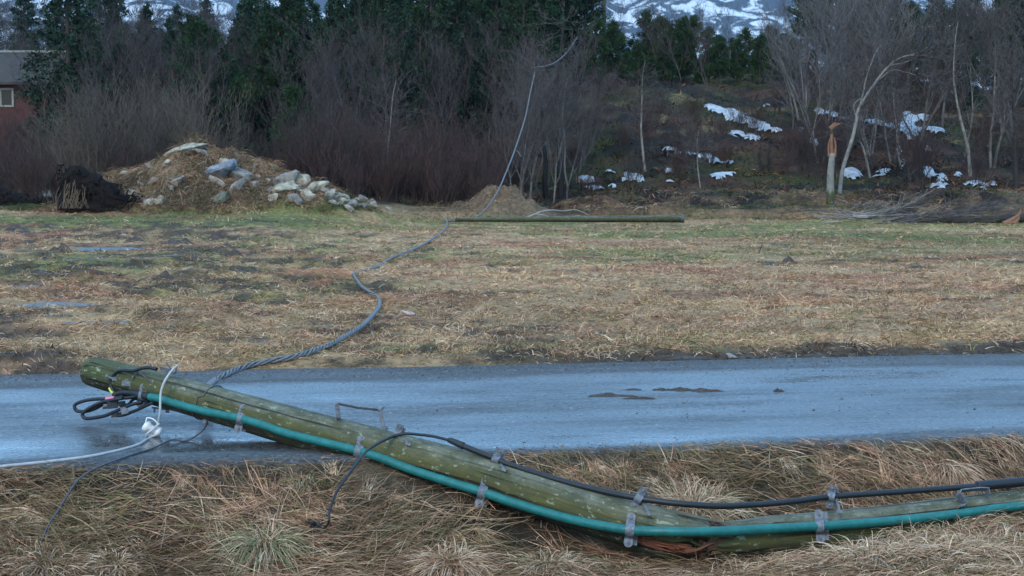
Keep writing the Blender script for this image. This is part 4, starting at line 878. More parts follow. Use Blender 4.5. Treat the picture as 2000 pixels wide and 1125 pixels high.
#print('T', round(time.time()-T0,1), 'snow lying on the slope')
# ------------------------------------------------------------------ snow lying on the slope
g = G()
snow = [(1395, 213, 17, 6, 14), (1440, 230, 30, 9, 18), (1475, 243, 34, 9, 14), (1510, 256, 18, 5, 8), (1440, 262, 16, 5, 12), (1470, 270, 16, 5, 10), (1312, 296, 18, 6, 12), (1350, 303, 18, 5, 8), (1382, 312, 24, 7, 16), (1428, 320, 13, 4, 8),
 (1145, 352, 15, 6, 0), (1235, 352, 20, 7, 0), (1190, 338, 9, 3, 0), (1160, 370, 20, 5, 4), (1306, 337, 8, 5, 0), (1308, 358, 8, 5, 0), (1196, 365, 8, 3, 0), (1410, 345, 26, 6, -8), (1225, 343, 6, 3, 0), (1345, 393, 10, 4, 0), (1405, 392, 7, 4, 0), (1371, 392, 5, 3, 0),
 (1600, 220, 12, 6, 15), (1622, 226, 14, 6, 8), (1650, 234, 10, 4, 6), (1590, 278, 12, 6, 15), (1563, 257, 6, 7, 30), (1705, 240, 18, 4, 5), (1735, 248, 12, 4, 0), (1772, 240, 12, 14, 0), (1755, 252, 10, 5, 0), (1800, 232, 12, 5, -10), (1790, 256, 30, 4, -4), (1780, 266, 12, 9, 0), (1822, 256, 18, 4, 6), (1811, 293, 8, 5, 0),
 (1665, 340, 14, 9, 20), (1725, 338, 16, 5, -10), (1812, 337, 12, 8, 30), (1840, 348, 10, 6, 0), (1832, 366, 14, 5, 0), (1762, 320, 5, 9, 0), (1755, 295, 6, 8, 0), (1870, 344, 8, 4, 0), (1905, 362, 16, 4, 0), (1940, 365, 6, 7, 0), (1918, 371, 8, 3, 0),
 (495, 290, 40, 8, 0), (482, 305, 12, 7, 0), (540, 284, 34, 4, -5), (560, 268, 14, 3, 0), (98, 290, 8, 3, 0), (870, 350, 10, 4, 0), (625, 372, 22, 5, 12), (608, 366, 14, 5, 5), (230, 294, 4, 4, 0), (1500, 208, 8, 2, 0), (1160, 212, 5, 2, 0), (1285, 310, 8, 2, 0)]
def snow_grid(x0, x1, y0_, y1_, st):
    X, Y = np.meshgrid(np.arange(x0, x1, st), np.arange(y0_, y1_, st*.9)); Z = h(X, Y)
    dep = Y*CP-(Z-CAMZ)*SP; PX = 1000+F*X/dep; PY = 562.5-F*(Y*SP+(Z-CAMZ)*CP)/dep
    m = np.full(X.shape, -9.)
    nz = fbm(X*.4, Y, 2.4, 4, 1)*.7+fbm(X, Y, 1.1, 4, 5)*.5
    for (px, py, a, b, tilt) in snow:
        ct2, st2 = math.cos(R(tilt)), math.sin(R(tilt)); ex = (PX-px)*ct2+(PY-py)*st2; ey = -(PX-px)*st2+(PY-py)*ct2
        m = np.maximum(m, 1.24-np.sqrt((ex/(a*1.1))**2+(ey/(b*1.15))**2))
    m = m+nz*.85*np.clip(m+1.2, 0, 1)
    ok = m > .03; q = ok[:-1, :-1] & ok[1:, :-1] & ok[:-1, 1:] & ok[1:, 1:]
    n_ = X.shape[1]; ii, jj = np.nonzero(q); f = np.stack([ii*n_+jj, ii*n_+jj+1, (ii+1)*n_+jj+1, (ii+1)*n_+jj], -1)
    if not len(f): return
    used, inv = np.unique(f, return_inverse=True)
    V = np.stack([X, Y, Z+.03+.10*ss(.03, .5, m)], -1).reshape(-1, 3)[used]; g.add(V, inv.reshape(-1, 4))
snow_grid(0, 36, 53, 104, .17); snow_grid(-34, -3, 53, 96, .2)
tag(g.build('snow', M_snow), kind='structure')

#print('T', round(time.time()-T0,1), 'mountain')
# ------------------------------------------------------------------ mountain
mxx, myy = np.meshgrid(np.linspace(-1900, 3200, 300), np.linspace(1500, 4200, 170))
rid = 520*ss(1500, 3000, myy)*np.interp(mxx, [-1900, -900, -200, 250, 3200], [1.1, 1.0, .9, 1.15, 1.25])
mz = rid*(1+.28*fbm(mxx, myy, 900, 5, 1))+60*fbm(mxx, myy, 160, 5, 3)*ss(1500, 1900, myy)-10
def mtn_fn(t, b, col, co):
    N, Lk = t.nodes, t.links; tc = N.new('ShaderNodeTexCoord')
    mp = N.new('ShaderNodeMapping'); mp.inputs['Scale'].default_value = (1, .35, 1.9); mp.inputs['Rotation'].default_value = (0, R(20), 0); Lk.new(tc.outputs['Object'], mp.inputs[0])
    n = N.new('ShaderNodeTexNoise'); n.inputs['Scale'].default_value = .022; n.inputs['Detail'].default_value = 7; n.inputs['Roughness'].default_value = .62; n.inputs['Distortion'].default_value = 1.1; Lk.new(mp.outputs[0], n.inputs['Vector'])
    r = ramp(N, [(0, (.045, .055, .07)), (.50, (.05, .065, .085)), (.56, (.5, .56, .62)), (1, (.62, .67, .72))]); Lk.new(n.outputs[0], r.inputs[0]); Lk.new(r.outputs[0], b.inputs['Base Color'])
M_mtn = mat('snowy_rock', rough=.9, spec=.1, fn=mtn_fn)
m_, n_ = mxx.shape; i = np.arange(m_-1)[:, None]; j = np.arange(n_-1)[None]; fq = np.stack([i*n_+j, i*n_+j+1, (i+1)*n_+j+1, (i+1)*n_+j], -1).reshape(-1, 4)
tag(G().add(np.stack([mxx, myy, mz], -1).reshape(-1, 3), fq).build('mountain', M_mtn), kind='structure')

#print('T', round(time.time()-T0,1), 'red house at the left')
# ------------------------------------------------------------------ red house at the left
hx1, hY = at(98, 100, 84)[0], 84.0
zr, ze, zb = at(50, 101, 87)[2], at(50, 152, 84)[2], at(50, 260, 84)[2]-1.5
hs = thing('red_house', 'dark red wooden house with grey roof half hidden by brush at the left edge', 'house', (hx1-6, hY+3, zb))
g = G(); box(g, np.array([hx1-6.3, hY+3.3, (ze+zb)/2]), (1, 0, 0), (0, 1, 0), (0, 0, 1), 6.0, 3.0, (ze-zb)/2, bev=.01)
g.add([[hx1-.3, hY+.3, ze-.01], [hx1-.3, hY+6.3, ze-.01], [hx1-.3, hY+3.3, zr-.1]], [[0, 1, 2]]); wl = g.build('wall', M_redwall, hs, smooth=False)
g = G()
for sg in (-1, 1):
    a = np.array([[hx1, hY+3.3, zr], [hx1-12.8, hY+3.3, zr], [hx1-12.8, hY+3.3+sg*3.6, ze-.25], [hx1, hY+3.3+sg*3.6, ze-.25]]); b = a-np.array([0, 0, .16])
    g.add(np.vstack([a, b]), [[0, 1, 2, 3], [4, 7, 6, 5], [0, 3, 7, 4], [1, 5, 6, 2], [3, 2, 6, 7]])
rf_ = g.build('roof', M_roof, hs, smooth=False)
g = G(); box(g, np.array([hx1-6.4, hY+3.3, zr+.03]), (1, 0, 0), (0, 1, 0), (0, 0, 1), 6.4, .12, .07); g.build('ridge_cap', M_trim, rf_)
wc = at(10, 190, 84); wc[1] = hY+.28
for dx_ in (0, -3.6):
    c_ = wc+np.array([dx_, 0, 0]); g = G()
    for (ox, oz, hx_, hz_) in ((-.36, 0, .06, .55), (.36, 0, .06, .55), (0, .5, .3, .055), (0, -.5, .3, .055)): box(g, c_+np.array([ox, 0, oz]), (1, 0, 0), (0, 1, 0), (0, 0, 1), hx_, .05, hz_)
    wn = g.build('window', M_trim, hs, smooth=False); g = G(); box(g, c_+np.array([0, .005, 0]), (1, 0, 0), (0, 1, 0), (0, 0, 1), .3, .02, .45); g.build('pane', M_glass, wn, smooth=False)

#print('T', round(time.time()-T0,1), 'trees')
# ------------------------------------------------------------------ trees
def segs2g(g, segs, col, n=3, jit=.25, seed=0):
    A = np.array([s_[0] for s_ in segs]); B = np.array([s_[1] for s_ in segs]); r0 = np.array([s_[2] for s_ in segs]); r1 = np.array([s_[3] for s_ in segs])
    T = B-A; T /= np.linalg.norm(T, axis=1)[:, None]+1e-9; ref = np.where(np.abs(T[:, 2:3]) > .9, np.array([[1., 0, 0]]), np.array([[0, 0, 1.]]))
    N = np.cross(T, ref); N /= np.linalg.norm(N, axis=1)[:, None]; Bq = np.cross(T, N); a = np.arange(n)/n*2*math.pi
    d = np.cos(a)[None, :, None]*N[:, None]+np.sin(a)[None, :, None]*Bq[:, None]
    V = np.concatenate([A[:, None]+d*r0[:, None, None], B[:, None]+d*r1[:, None, None]], 1)
    b0 = (np.arange(len(A))*2*n)[:, None]; j = np.arange(n)[None]; f = np.stack([b0+j, b0+(j+1) % n, b0+n+(j+1) % n, b0+n+j], -1).reshape(-1, 4)
    r_ = np.random.default_rng(seed); thick = np.clip((r0-.004)/.05, 0, 1)[:, None]
    c = np.array(col[0])*(1-thick)+np.array(col[1])*thick; c = c*(1+jit*(r_.random((len(A), 1))*2-1)); g.add(V.reshape(-1, 3), f, np.repeat(c, 2*n, 0))
def grow(S_, p, d, L, r, depth, r_, up=.06, wob=.16, spread=.75, steps=5, kids=(1, 2)):
    for k in range(steps):
        d = d+np.array([r_.gauss(0, wob), r_.gauss(0, wob), r_.gauss(0, wob)*.5+up]); d = d/np.linalg.norm(d)
        q = p+d*L/steps; ra = r*(1-.75*k/steps); rb = r*(1-.75*(k+1)/steps); S_.append((p, q, ra, rb)); p = q
        if depth > 0 and k >= (1 if depth > 1 else 0):
            for _ in range(r_.randint(*kids)):
                a = r_.uniform(0, 6.28); s_ = np.array([math.cos(a), math.sin(a), r_.uniform(-.1, .5)]); dd = d+s_*spread*r_.uniform(.6, 1.3); dd /= np.linalg.norm(dd)
                grow(S_, p, dd, L*r_.uniform(.32, .55), rb*.62, depth-1, r_, up, wob*1.15, spread, max(3, steps-1), kids)
BROWN = ((.054, .040, .037), (.07, .058, .046)); REDB = ((.072, .044, .039), (.075, .052, .042)); GREYB = ((.078, .066, .064), (.115, .105, .095)); DARKB = ((.04, .035, .033), (.05, .045, .04))
def bush_data(seed, hgt, nst, col, spr=.5, r0=.022, depth=2, wide=.5):
    r_ = random.Random(seed); big = []; small = []
    for k in range(nst):
        a = r_.uniform(0, 6.28); rd = wide*math.sqrt(r_.random()); p = np.array([rd*math.cos(a), rd*math.sin(a), -.1]); d = np.array([math.cos(a)*.25+r_.gauss(0, .12), math.sin(a)*.25+r_.gauss(0, .12), 1.]); d /= np.linalg.norm(d)
        S_ = []; grow(S_, p, d, hgt*r_.uniform(.5, 1.05), r0*r_.uniform(.6, 1.4), depth, r_, .07, .15, spr, 6)
        big += [s_ for s_ in S_ if s_[2] > r0*.45]; small += [s_ for s_ in S_ if s_[2] <= r0*.45]
    small = [(a, b, max(c, .0085), max(d, .0055)) for a, b, c, d in small]
    return big, small, col, seed
def link_tree(name, parts, label, cat, loc, group=None):
    o = thing(name, label, cat, loc, group)
    for pn, (mesh) in parts: q = bpy.data.objects.new(pn, mesh); COL.objects.link(q); q.parent = o
    return o
def data_mesh(nm, segs, col, m, n=3, seed=0):
    g = G(); segs2g(g, segs, col, n, seed=seed); o = g.build(nm, m); me = o.data; bpy.data.objects.remove(o); return me
def bushmeshes(seed, hgt, nst, col, **kw):
    b, s_, c, sd = bush_data(seed, hgt, nst, col, **kw); return [('stems', data_mesh('stems', b, c, M_twig, 4, sd)), ('twigs', data_mesh('twigs', s_, c, M_twig, 3, sd))]
def place_parts(name, parts, label, cat, x, y, sc, rz, group=None, tilt=0, dz=0, scz=1):
    z = float(h(x, y)); o = bpy.data.objects.new(name, None); COL.objects.link(o); o.location = (x, y, z-.05+dz); o.rotation_euler = (tilt, tilt*.4, rz); o.scale = (sc, sc, sc*scz)
    tag(o, label, cat, group)
    for pn, me in parts: q = bpy.data.objects.new(pn, me); COL.objects.link(q); q.parent = o
    return o
bushA = [bushmeshes(20+k, 3.4, 16, BROWN if k % 2 else REDB, spr=.55) for k in range(5)]            # fine brush
bushB = [bushmeshes(40+k, 4.6, 12, ((.10, .08, .065), (.15, .12, .09)), spr=.4, r0=.026, wide=.7) for k in range(3)]   # lighter upright stems
def bare_tree(seed, hgt, col, r0=.11, nst=1, spr=.75, wob=.13, lean=0, depth=3):
    r_ = random.Random(seed); S_ = []
    for k in range(nst):
        a = r_.uniform(0, 6.28); d = np.array([math.cos(a)*(.22 if nst < 6 else .4)*(nst > 1)+lean, math.sin(a)*.22*(nst > 1), 1.]); d /= np.linalg.norm(d)
        grow(S_, np.array([.15*math.cos(a)*(nst > 1), .15*math.sin(a)*(nst > 1), -.15]), d, hgt*r_.uniform(.85, 1.05), r0*r_.uniform(.75, 1.1), depth, r_, .07, wob, spr, 7, (1, 2))
    big = [s_ for s_ in S_ if s_[2] > r0*.33]; sm = [(a, b, max(c, .0095), max(d, .006)) for a, b, c, d in S_ if c <= r0*.33]
    return [('trunk', data_mesh('trunk', big, col, M_twig, 6, seed)), ('branches', data_mesh('branches', sm, col, M_twig, 3, seed))]
treesG = [bare_tree(60+k, 8.0, GREYB, .095, 1+k % 3, .6) for k in range(4)]
treesD = [bare_tree(70+k, 9.0, ((.068, .054, .054), (.085, .072, .066)), .09, 1+k % 2, .6) for k in range(4)]
def conifer(seed, hgt, z0, wid, nl, kind, colr):
    r_ = random.Random(seed); q = np.random.default_rng(seed); S_ = [(np.array([0, 0, -.3]), np.array([.05, 0, hgt*.5]), hgt*.013+.03, hgt*.009+.02), (np.array([.05, 0, hgt*.5]), np.array([0, 0, hgt]), hgt*.009+.02, .01)]
    pts = []; dirs = []
    for k in range(nl):
        t = (k+r_.random())/nl; z = z0+(hgt-z0)*t; az = r_.uniform(0, 6.28)
        if kind == 'spruce': L = wid*(1-t)**.8*r_.uniform(.6, 1.15)+.15; el = lerp(-.28, .5, t)
        else: L = wid*(math.sin(math.pi*min(1, .25+t*.75))**.6)*r_.uniform(.45, 1.15)+.12; el = lerp(.1, .9, t)
        d = np.array([math.cos(az)*math.cos(el), math.sin(az)*math.cos(el), math.sin(el)]); p0 = np.array([0, 0, z]); e_ = p0+d*L; S_.append((p0, e_, .012+.012*L, .006))
        m = int(4+L*5)
        for w_ in range(m):
            u = (.25 if kind == 'spruce' else .45)+(.8 if kind == 'spruce' else .6)*(w_/m)**.8; c = p0+d*L*u+np.array([0, 0, -.18*L*u*u if kind == 'spruce' else .12*L*u*u])
            for _ in range(9):
                pts.append(c+q.normal(0, .075+.035*L, 3)); o = q.normal(0, 1, 3)*.75+d*.8+np.array([0, 0, -.35 if kind == 'spruce' else .75]); dirs.append(o/np.linalg.norm(o))
    for _ in range(40): pts.append(np.array([0, 0, hgt])+q.normal(0, 1, 3)*np.array([.05, .05, .3])); o = q.normal(0, .4, 3)+np.array([0, 0, 1]); dirs.append(o/np.linalg.norm(o))
    pts = np.array(pts); dirs = np.array(dirs); n = len(pts); sd = np.cross(dirs, q.normal(0, 1, (n, 3))); sd /= np.linalg.norm(sd, axis=1)[:, None]
    L = q.uniform(.12, .30, (n, 1)); W = L*q.uniform(.16, .3, (n, 1)); V = np.stack([pts-sd*W, pts+dirs*L*.6-sd*W*.8, pts+dirs*L, pts+dirs*L*.5+sd*W], 1)
    f = (np.arange(n)*4)[:, None]+np.arange(4)[None]; clump = vn(pts[:, 0]*1.3+seed, pts[:, 2]*1.3+pts[:, 1], 2)[:, None]
    c = np.array(colr)*(.45+1.0*clump)*(1+.35*(q.random((n, 1))*2-1)); bro = q.random(n) < .04; c[bro] = (.07, .05, .03)
    g = G(); g.add(V.reshape(-1, 3), f, np.repeat(c, 4, 0)); o = g.build('crown', M_needle, smooth=False); me = o.data; bpy.data.objects.remove(o)
    return [('trunk', data_mesh('trunk', S_, ((.05, .04, .034), (.06, .046, .036)), M_twig, 6, seed)), ('crown', me)]
birchC = [bare_tree(160+k, 7.6, ((.125, .115, .112), (.16, .15, .14)), .065, 6, .45, .12) for k in range(3)]
spru = [conifer(80+k, 13, .8, 2.9, 150, 'spruce', (.015, .038, .021)) for k in range(3)]
pine = [conifer(90+k, 7, .9, 1.7, 90, 'pine', (.022, .048, .018)) for k in range(4)]
bpin = [conifer(95+k, 11, 2.6, 2.1, 110, 'pine', (.016, .039, .017)) for k in range(3)]

def X_(px, Y): return (px-1000)/F*Y
def scatter(name, kinds, label, cat, group, spots):
    for k, (px, Y, sc) in enumerate(spots):
        place_parts(name, kinds[k % len(kinds)], label, cat, X_(px, Y), Y, sc, rng.uniform(0, 6.28), group, rng.uniform(-.05, .05))
def band(n, p0, p1, y0, y1, s0, s1): 
    out = []
    for k in range(n): out.append((lerp(p0, p1, (k+rng.random())/n), rng.uniform(y0, y1), rng.uniform(s0, s1)))
    return out
# brush on the left and in the middle
scatter('bare_shrub', bushA, 'brown leafless shrub in the thicket behind the root plates and the stony mound', 'shrub', 'leafless shrubs of the left thicket', band(46, -90, 600, 53.5, 66, .36, .70))
scatter('willow_shrub', bushB, 'pale-stemmed upright willow shrub rising behind the stony mound', 'shrub', 'willows behind the mound', band(12, 120, 420, 53.5, 60, .62, .85))
scatter('bare_shrub', bushA, 'purple-brown leafless shrub of the dense thicket between the two mounds', 'shrub', 'leafless shrubs of the middle thicket', band(54, 600, 1010, 54.5, 68, .36, .85))
scatter('young_birch', treesD, 'thin leafless birch standing among the brush between the two mounds', 'tree', 'birches of the middle thicket', band(16, 560, 1060, 64, 78, .4, .62))
scatter('bare_birch', treesG, 'grey leafless birch around the hanging cable', 'tree', 'birches round the hanging cable', band(12, 985, 1150, 58, 74, .4, .62))
scatter('bare_birch', treesD, 'leafless tree in the purple-grey wood behind the left thicket', 'tree', 'leafless trees of the left wood', band(22, 120, 560, 68, 90, .5, .7))
scatter('bare_shrub', bushA, 'dark leafless shrub on the snowy slope of the knoll', 'shrub', 'shrubs on the knoll', band(22, 1100, 1560, 60, 84, .25, .55))
scatter('bare_shrub', bushA, 'leafless shrub under the birches at the right edge of the slope', 'shrub', 'shrubs on the right slope', band(28, 1540, 2080, 59, 86, .4, .95))
scatter('bare_birch', treesG, 'grey leafless birch on the right slope above the broken trunk', 'tree', 'birches of the right slope', [(1545, 74, .55), (1740, 66, .5), (1790, 70, .68), (1835, 75, .7), (1880, 68, .72), (1935, 66, .75), (1985, 70, .8), (2030, 66, .85)])
scatter('dark_tree', treesD, 'dark leafless tree in the wood at the right edge', 'tree', 'dark trees at the right edge', band(6, 1740, 2080, 80, 100, .45, .65))
scatter('dark_tree', treesD, 'leafless tree behind the pines on top of the knoll', 'tree', 'leafless trees on the knoll', band(9, 1140, 1560, 84, 104, .35, .5))
scatter('conifer', bpin+spru, 'dark green conifer between the leafless trees of the left wood', 'conifer', 'conifers of the left wood', band(13, 225, 520, 76, 96, .5, .74))
scatter('pine', pine, 'dark low pine in the back row behind the knoll ridge', 'pine', 'back row pines on the knoll', band(30, 1130, 1600, 104, 120, .30, .46))
scatter('conifer', spru+bpin, 'dark green conifer behind the leafless trees at the far right', 'conifer', 'conifers of the right wood', band(16, 1640, 2080, 84, 100, .36, .58))
scatter('birch_clump', birchC, 'many-stemmed pale grey birch fanning out beside the snapped trunk', 'tree', 'birch clumps beside the snapped trunk', [(1602, 66, .80), (1655, 68, .86), (1698, 67, .76)])
scatter('bare_shrub', bushA, 'tall leafless shrub in front of the red house', 'shrub', 'shrubs before the red house', [(8, 73, .72), (40, 71, .62), (66, 73, .7), (92, 71, .7), (24, 77, .85)])
# conifers
place_parts('spruce', spru[0], 'big dark spruce next to the red house', 'spruce', X_(140, 76), 76, 1.05, .5)
place_parts('spruce', spru[1], 'dark spruce just behind and right of the big one by the house', 'spruce', X_(205, 88), 88, .98, 2.5)
place_parts('pine', bpin[0], 'bushy dark pine standing alone in the left wood above the stony mound', 'pine', X_(395, 72), 72, .72, 1.2)
place_parts('pine', pine[1], 'narrow young pine right beside the lone bushy pine', 'pine', X_(438, 73), 73, .85, 3.2)
place_parts('pine', pine[2], 'small low pine left of the dense conifer wood, near the snow patch', 'pine', X_(575, 66), 66, .62, .3)
place_parts('spruce', spru[2], 'low-branched spruce hanging down into the middle thicket', 'spruce', X_(775, 72), 72, .70, 1.0)
scatter('conifer', spru+bpin, 'tall dark conifer in the dense evergreen wood at the top centre', 'conifer', 'conifers of the dense wood', band(38, 480, 1090, 76, 96, .62, .86))
scatter('conifer', bpin+spru, 'dark conifer in the back row of the dense evergreen wood', 'conifer', 'back row conifers of the dense wood', band(24, 470, 1100, 98, 120, .72, .95))
scatter('pine', bpin, 'tall pine left of the standing pole', 'pine', 'tall pines beside the standing pole', [(1095, 88, .8), (1118, 92, .8), (1140, 90, .7)])
scatter('pine', pine, 'green pine on the ridge of the knoll before the snowy mountain', 'pine', 'pines on the knoll ridge', [(x, 97+rng.uniform(-5, 9), s_*rng.uniform(.44, .76)) for x, s_ in ((1150, .7), (1205, .75), (1232, .95), (1258, 1.02), (1285, .92), (1310, .85), (1335, 1.0), (1352, .9), (1382, 1.15), (1405, .72), (1425, .7), (1450, .68), (1475, .62), (1500, .66), (1520, .6), (1545, .7), (1218, .62), (1270, .6), (1325, .65), (1365, .6), (1435, .55), (1490, .5))])
scatter('pine', pine, 'small pine on the upper slope in front of the ridge pines', 'pine', 'small pines on the upper slope', [(1160, 86, .55), (1195, 88, .5), (1245, 84, .35), (1300, 90, .5), (1400, 92, .42), (1480, 93, .45)])
scatter('pine', bpin, 'tall dark pine above the birches on the right', 'pine', 'tall pines on the right', [(1570, 97, .66), (1590, 99, .8), (1612, 102, .7), (1672, 100, .52), (1700, 104, .7), (1738, 104, .55), (1775, 100, .5), (1822, 104, .68), (1850, 104, .55), (1880, 100, .6), (1940, 98, .62), (1965, 104, .8), (1995, 100, .9), (2030, 98, .9)])
scatter('far_tree', treesD+spru[:1], 'distant tree on the hillside beyond the red house and the left wood', 'tree', 'distant trees on the left', band(48, -60, 520, 120, 230, 1.0, 1.4))
scatter('far_tree', treesD+bpin[:1], 'distant tree on the hillside behind the right birches', 'tree', 'distant trees on the right', band(10, 1660, 2080, 120, 180, .3, .5))

# individual trees one notices
def path_tree(name, label, stems, mat_, col, cat='tree', parts_names=('trunk', 'branch')):
    base = stems[0][0][0]; o = thing(name, label, cat, base)
    for k, (pts, r0, r1) in enumerate(stems):
        g = G(); a = smooth(pts, 6); c = np.tile(np.array([*col, 1.]), (len(a)*8, 1)); tube(g, a, np.linspace(r0, r1, len(a)), 8, c); g.build(parts_names[0] if k == 0 else parts_names[1], mat_, o)
    return o
def tw_(seed, pts, n, L):
    r_ = random.Random(seed); S_ = []
    for k in range(n):
        t = r_.random()**.7; i = min(len(pts)-2, int(t*(len(pts)-1))); p = lerp(np.array(pts[i]), np.array(pts[i+1]), r_.random()); d = np.array([r_.gauss(0, 1), r_.gauss(0, .6), r_.gauss(.5, .6)]); d /= np.linalg.norm(d); grow(S_, p, d, L*r_.uniform(.4, 1), .014, 2, r_, .03, .2, .8, 4, (1, 1))
    return [(a, b, max(c, .009), max(d, .006)) for a, b, c, d in S_]
# leaning silver tree
b0 = hit(1640, 378, y0=50); Yb = b0[1]
st1 = [b0]+[at(a, b, Yb+c) for a, b, c in ((1645, 335, 0), (1658, 292, 0), (1667, 262, 0), (1673, 232, 0), (1677, 213, 0), (1690, 190, 0), (1707, 165, 0), (1722, 145, 0), (1740, 125, 0), (1757, 114, 0), (1778, 108, 0), (1800, 109, 0), (1822, 100, 0))]
st2 = [st1[8], at(1738, 128, Yb), at(1760, 124, Yb), at(1782, 116, Yb), at(1800, 108, Yb-.2), at(1818, 112, Yb)]; st3 = [st1[7], at(1740, 138, Yb), at(1765, 140, Yb), at(1790, 147, Yb)]
st4 = [st1[5], at(1684, 190, Yb+.5), at(1690, 160, Yb+.5), at(1700, 128, Yb+.5), at(1712, 100, Yb+.5), at(1725, 82, Yb+.5)]; st5 = [st1[4], at(1668, 205, Yb), at(1683, 190, Yb), at(1690, 170, Yb)]
st6 = [st1[11], at(1800, 100, Yb), at(1812, 92, Yb)]
o = path_tree('leaning_birch', 'silvery leaning tree whose long limb bends to the right above the broken trunk', [(st1, .085, .022), (st2, .032, .012), (st3, .026, .01), (st4, .04, .012), (st5, .03, .01), (st6, .03, .012)], M_twig, (.19, .18, .165))
g = G(); segs2g(g, tw_(3, st1[3:], 90, 1.6)+tw_(4, st4, 22, 1.4)+tw_(5, st2, 16, .9), GREYB, 3); g.build('twigs', M_twig, o)
# snapped trunk with orange splinters
b1_ = hit(1622, 398, y0=48); Yt = b1_[1]
sn = thing('snapped_trunk', 'snapped standing tree trunk with orange torn top on the far bank', 'broken tree', b1_)
tp_ = [b1_-np.array([0, 0, .2]), at(1622, 372, Yt), at(1622, 345, Yt), at(1624, 318, Yt), at(1626, 300, Yt)]
g = G(); a_ = smooth(tp_, 8); tube(g, a_, np.linspace(.16, .11, len(a_)), 20, lambda L, a: np.concatenate([lerp(np.array([.05, .06, .02]), np.array([.19, .19, .165]), ss(.6, .75, L+.08*np.sin(a*5))[..., None]), np.ones(L.shape+(1,))], -1)); g.build('trunk', M_twig, sn)
ORG = (.20, .10, .058, 1)
g = G(); tube(g, smooth([at(1626, 305, Yt), at(1624, 285, Yt), at(1625, 262, Yt-.03)], 5), np.linspace(.085, .05, 11), 12, ORG, rfun=lambda L, a, r: r*(1+.22*np.sin(a*4+L*3)))
tube(g, smooth([at(1630, 306, Yt-.05), at(1632, 285, Yt-.05), at(1629, 268, Yt-.05)], 4), np.linspace(.06, .02, 9), 8, ORG); tube(g, smooth([at(1619, 305, Yt), at(1618, 285, Yt), at(1621, 270, Yt)], 4), np.linspace(.05, .01, 9), 8, ORG)
sw = g.build('torn_wood', M_wood, sn)
g = G(); tube(g, smooth([at(1625, 264, Yt), at(1624, 256, Yt), at(1630, 251, Yt)], 4), [.065, .065, .065, .06, .06, .055, .05, .045, .04], 10, (.05, .04, .03, 1)); g.build('bark_flap', M_wood, sn)
for pts_ in ([(1622, 252), (1632, 246), (1645, 239)], [(1624, 248), (1634, 243), (1641, 241)], [(1620, 250), (1630, 241), (1634, 240)]):
    g = G(); tube(g, smooth([at(a, b, Yt-.02) for a, b in pts_], 4), np.linspace(.05, .01, 9), 8, ORG); g.build('splinter', M_wood, sn)
# dark twin trunks
for k, (pts_, lab) in enumerate((([(1096, 388), (1095, 345), (1093, 300), (1091, 250), (1090, 215), (1086, 180), (1090, 140), (1096, 90), (1102, 40)], 'dark nearly black trunk right of the hanging cable'), ([(1066, 388), (1064, 350), (1066, 318), (1060, 270), (1058, 220), (1050, 160), (1045, 110)], 'dark short-leaning trunk just right of the small grassy heap'))):
    b_ = hit(pts_[0][0], pts_[0][1], y0=48); pt = [b_]+[at(a, c, b_[1]+.3*q) for q, (a, c) in enumerate(pts_[1:])]
    o = path_tree('black_barked_tree', lab, [(pt, .16 if k == 0 else .13, .035)], M_twig, (.022, .02, .018)); g = G(); segs2g(g, tw_(30+k, pt[3:], 46, 1.5), GREYB, 3); g.build('twigs', M_twig, o)
# slim pale stems
for k, (pts_, r_0, lab) in enumerate((([(760, 390), (757, 350), (759, 300), (762, 250), (765, 190)], .035, 'single thin pale stem in the middle thicket'), ([(1260, 335), (1256, 300), (1254, 250), (1252, 200), (1255, 150)], .07, 'slim grey birch standing alone on the left of the knoll slope'),
   ([(1368, 368), (1365, 330), (1362, 300), (1360, 270)], .03, 'short thin sapling below the lower snow streak'), ([(1110, 372), (1105, 330), (1102, 280), (1098, 230), (1105, 180)], .05, 'slim pale birch just right of the black trunk'),
   ([(1700, 348), (1692, 310), (1680, 280), (1668, 268)], .06, 'curved bough arching out behind the broken trunk'), ([(1560, 235), (1552, 205), (1545, 180), (1538, 155), (1528, 130)], .07, 'white-barked birch leaning left on the knoll shoulder'), ([(1575, 215), (1573, 180), (1574, 150), (1580, 110)], .06, 'upright birch right of the left-leaning white one'),
   ([(1895, 345), (1890, 290), (1880, 240), (1868, 200), (1862, 150), (1868, 80)], .09, 'tall dark-footed birch near the right edge'), ([(1985, 370), (1984, 300), (1982, 240), (1975, 180), (1978, 90)], .12, 'straight dark trunk at the far right edge'), ([(1760, 330), (1755, 290), (1750, 250), (1745, 200)], .045, 'thin pale stem beside the right snow patches'))):
    b_ = hit(pts_[0][0], pts_[0][1], y0=48); pt = [b_]+[at(a, c, b_[1]) for (a, c) in pts_[1:]]; pt = [q_+np.array([.05*math.sin(i_*2.1+k), 0, 0])*(i_ > 0) for i_, q_ in enumerate(pt)]
    o = path_tree('slim_birch' if r_0 > .04 else 'sapling', lab, [(pt+[pt[-1]+(pt[-1]-pt[-2])*.55+np.array([.08, 0, 0])], r_0, .008)], M_twig, (.2, .185, .165) if k != 8 else (.03, .028, .026)); g = G(); segs2g(g, tw_(50+k, pt[1:], int(26+r_0*500), 1.2), GREYB, 3); g.build('twigs', M_twig, o)

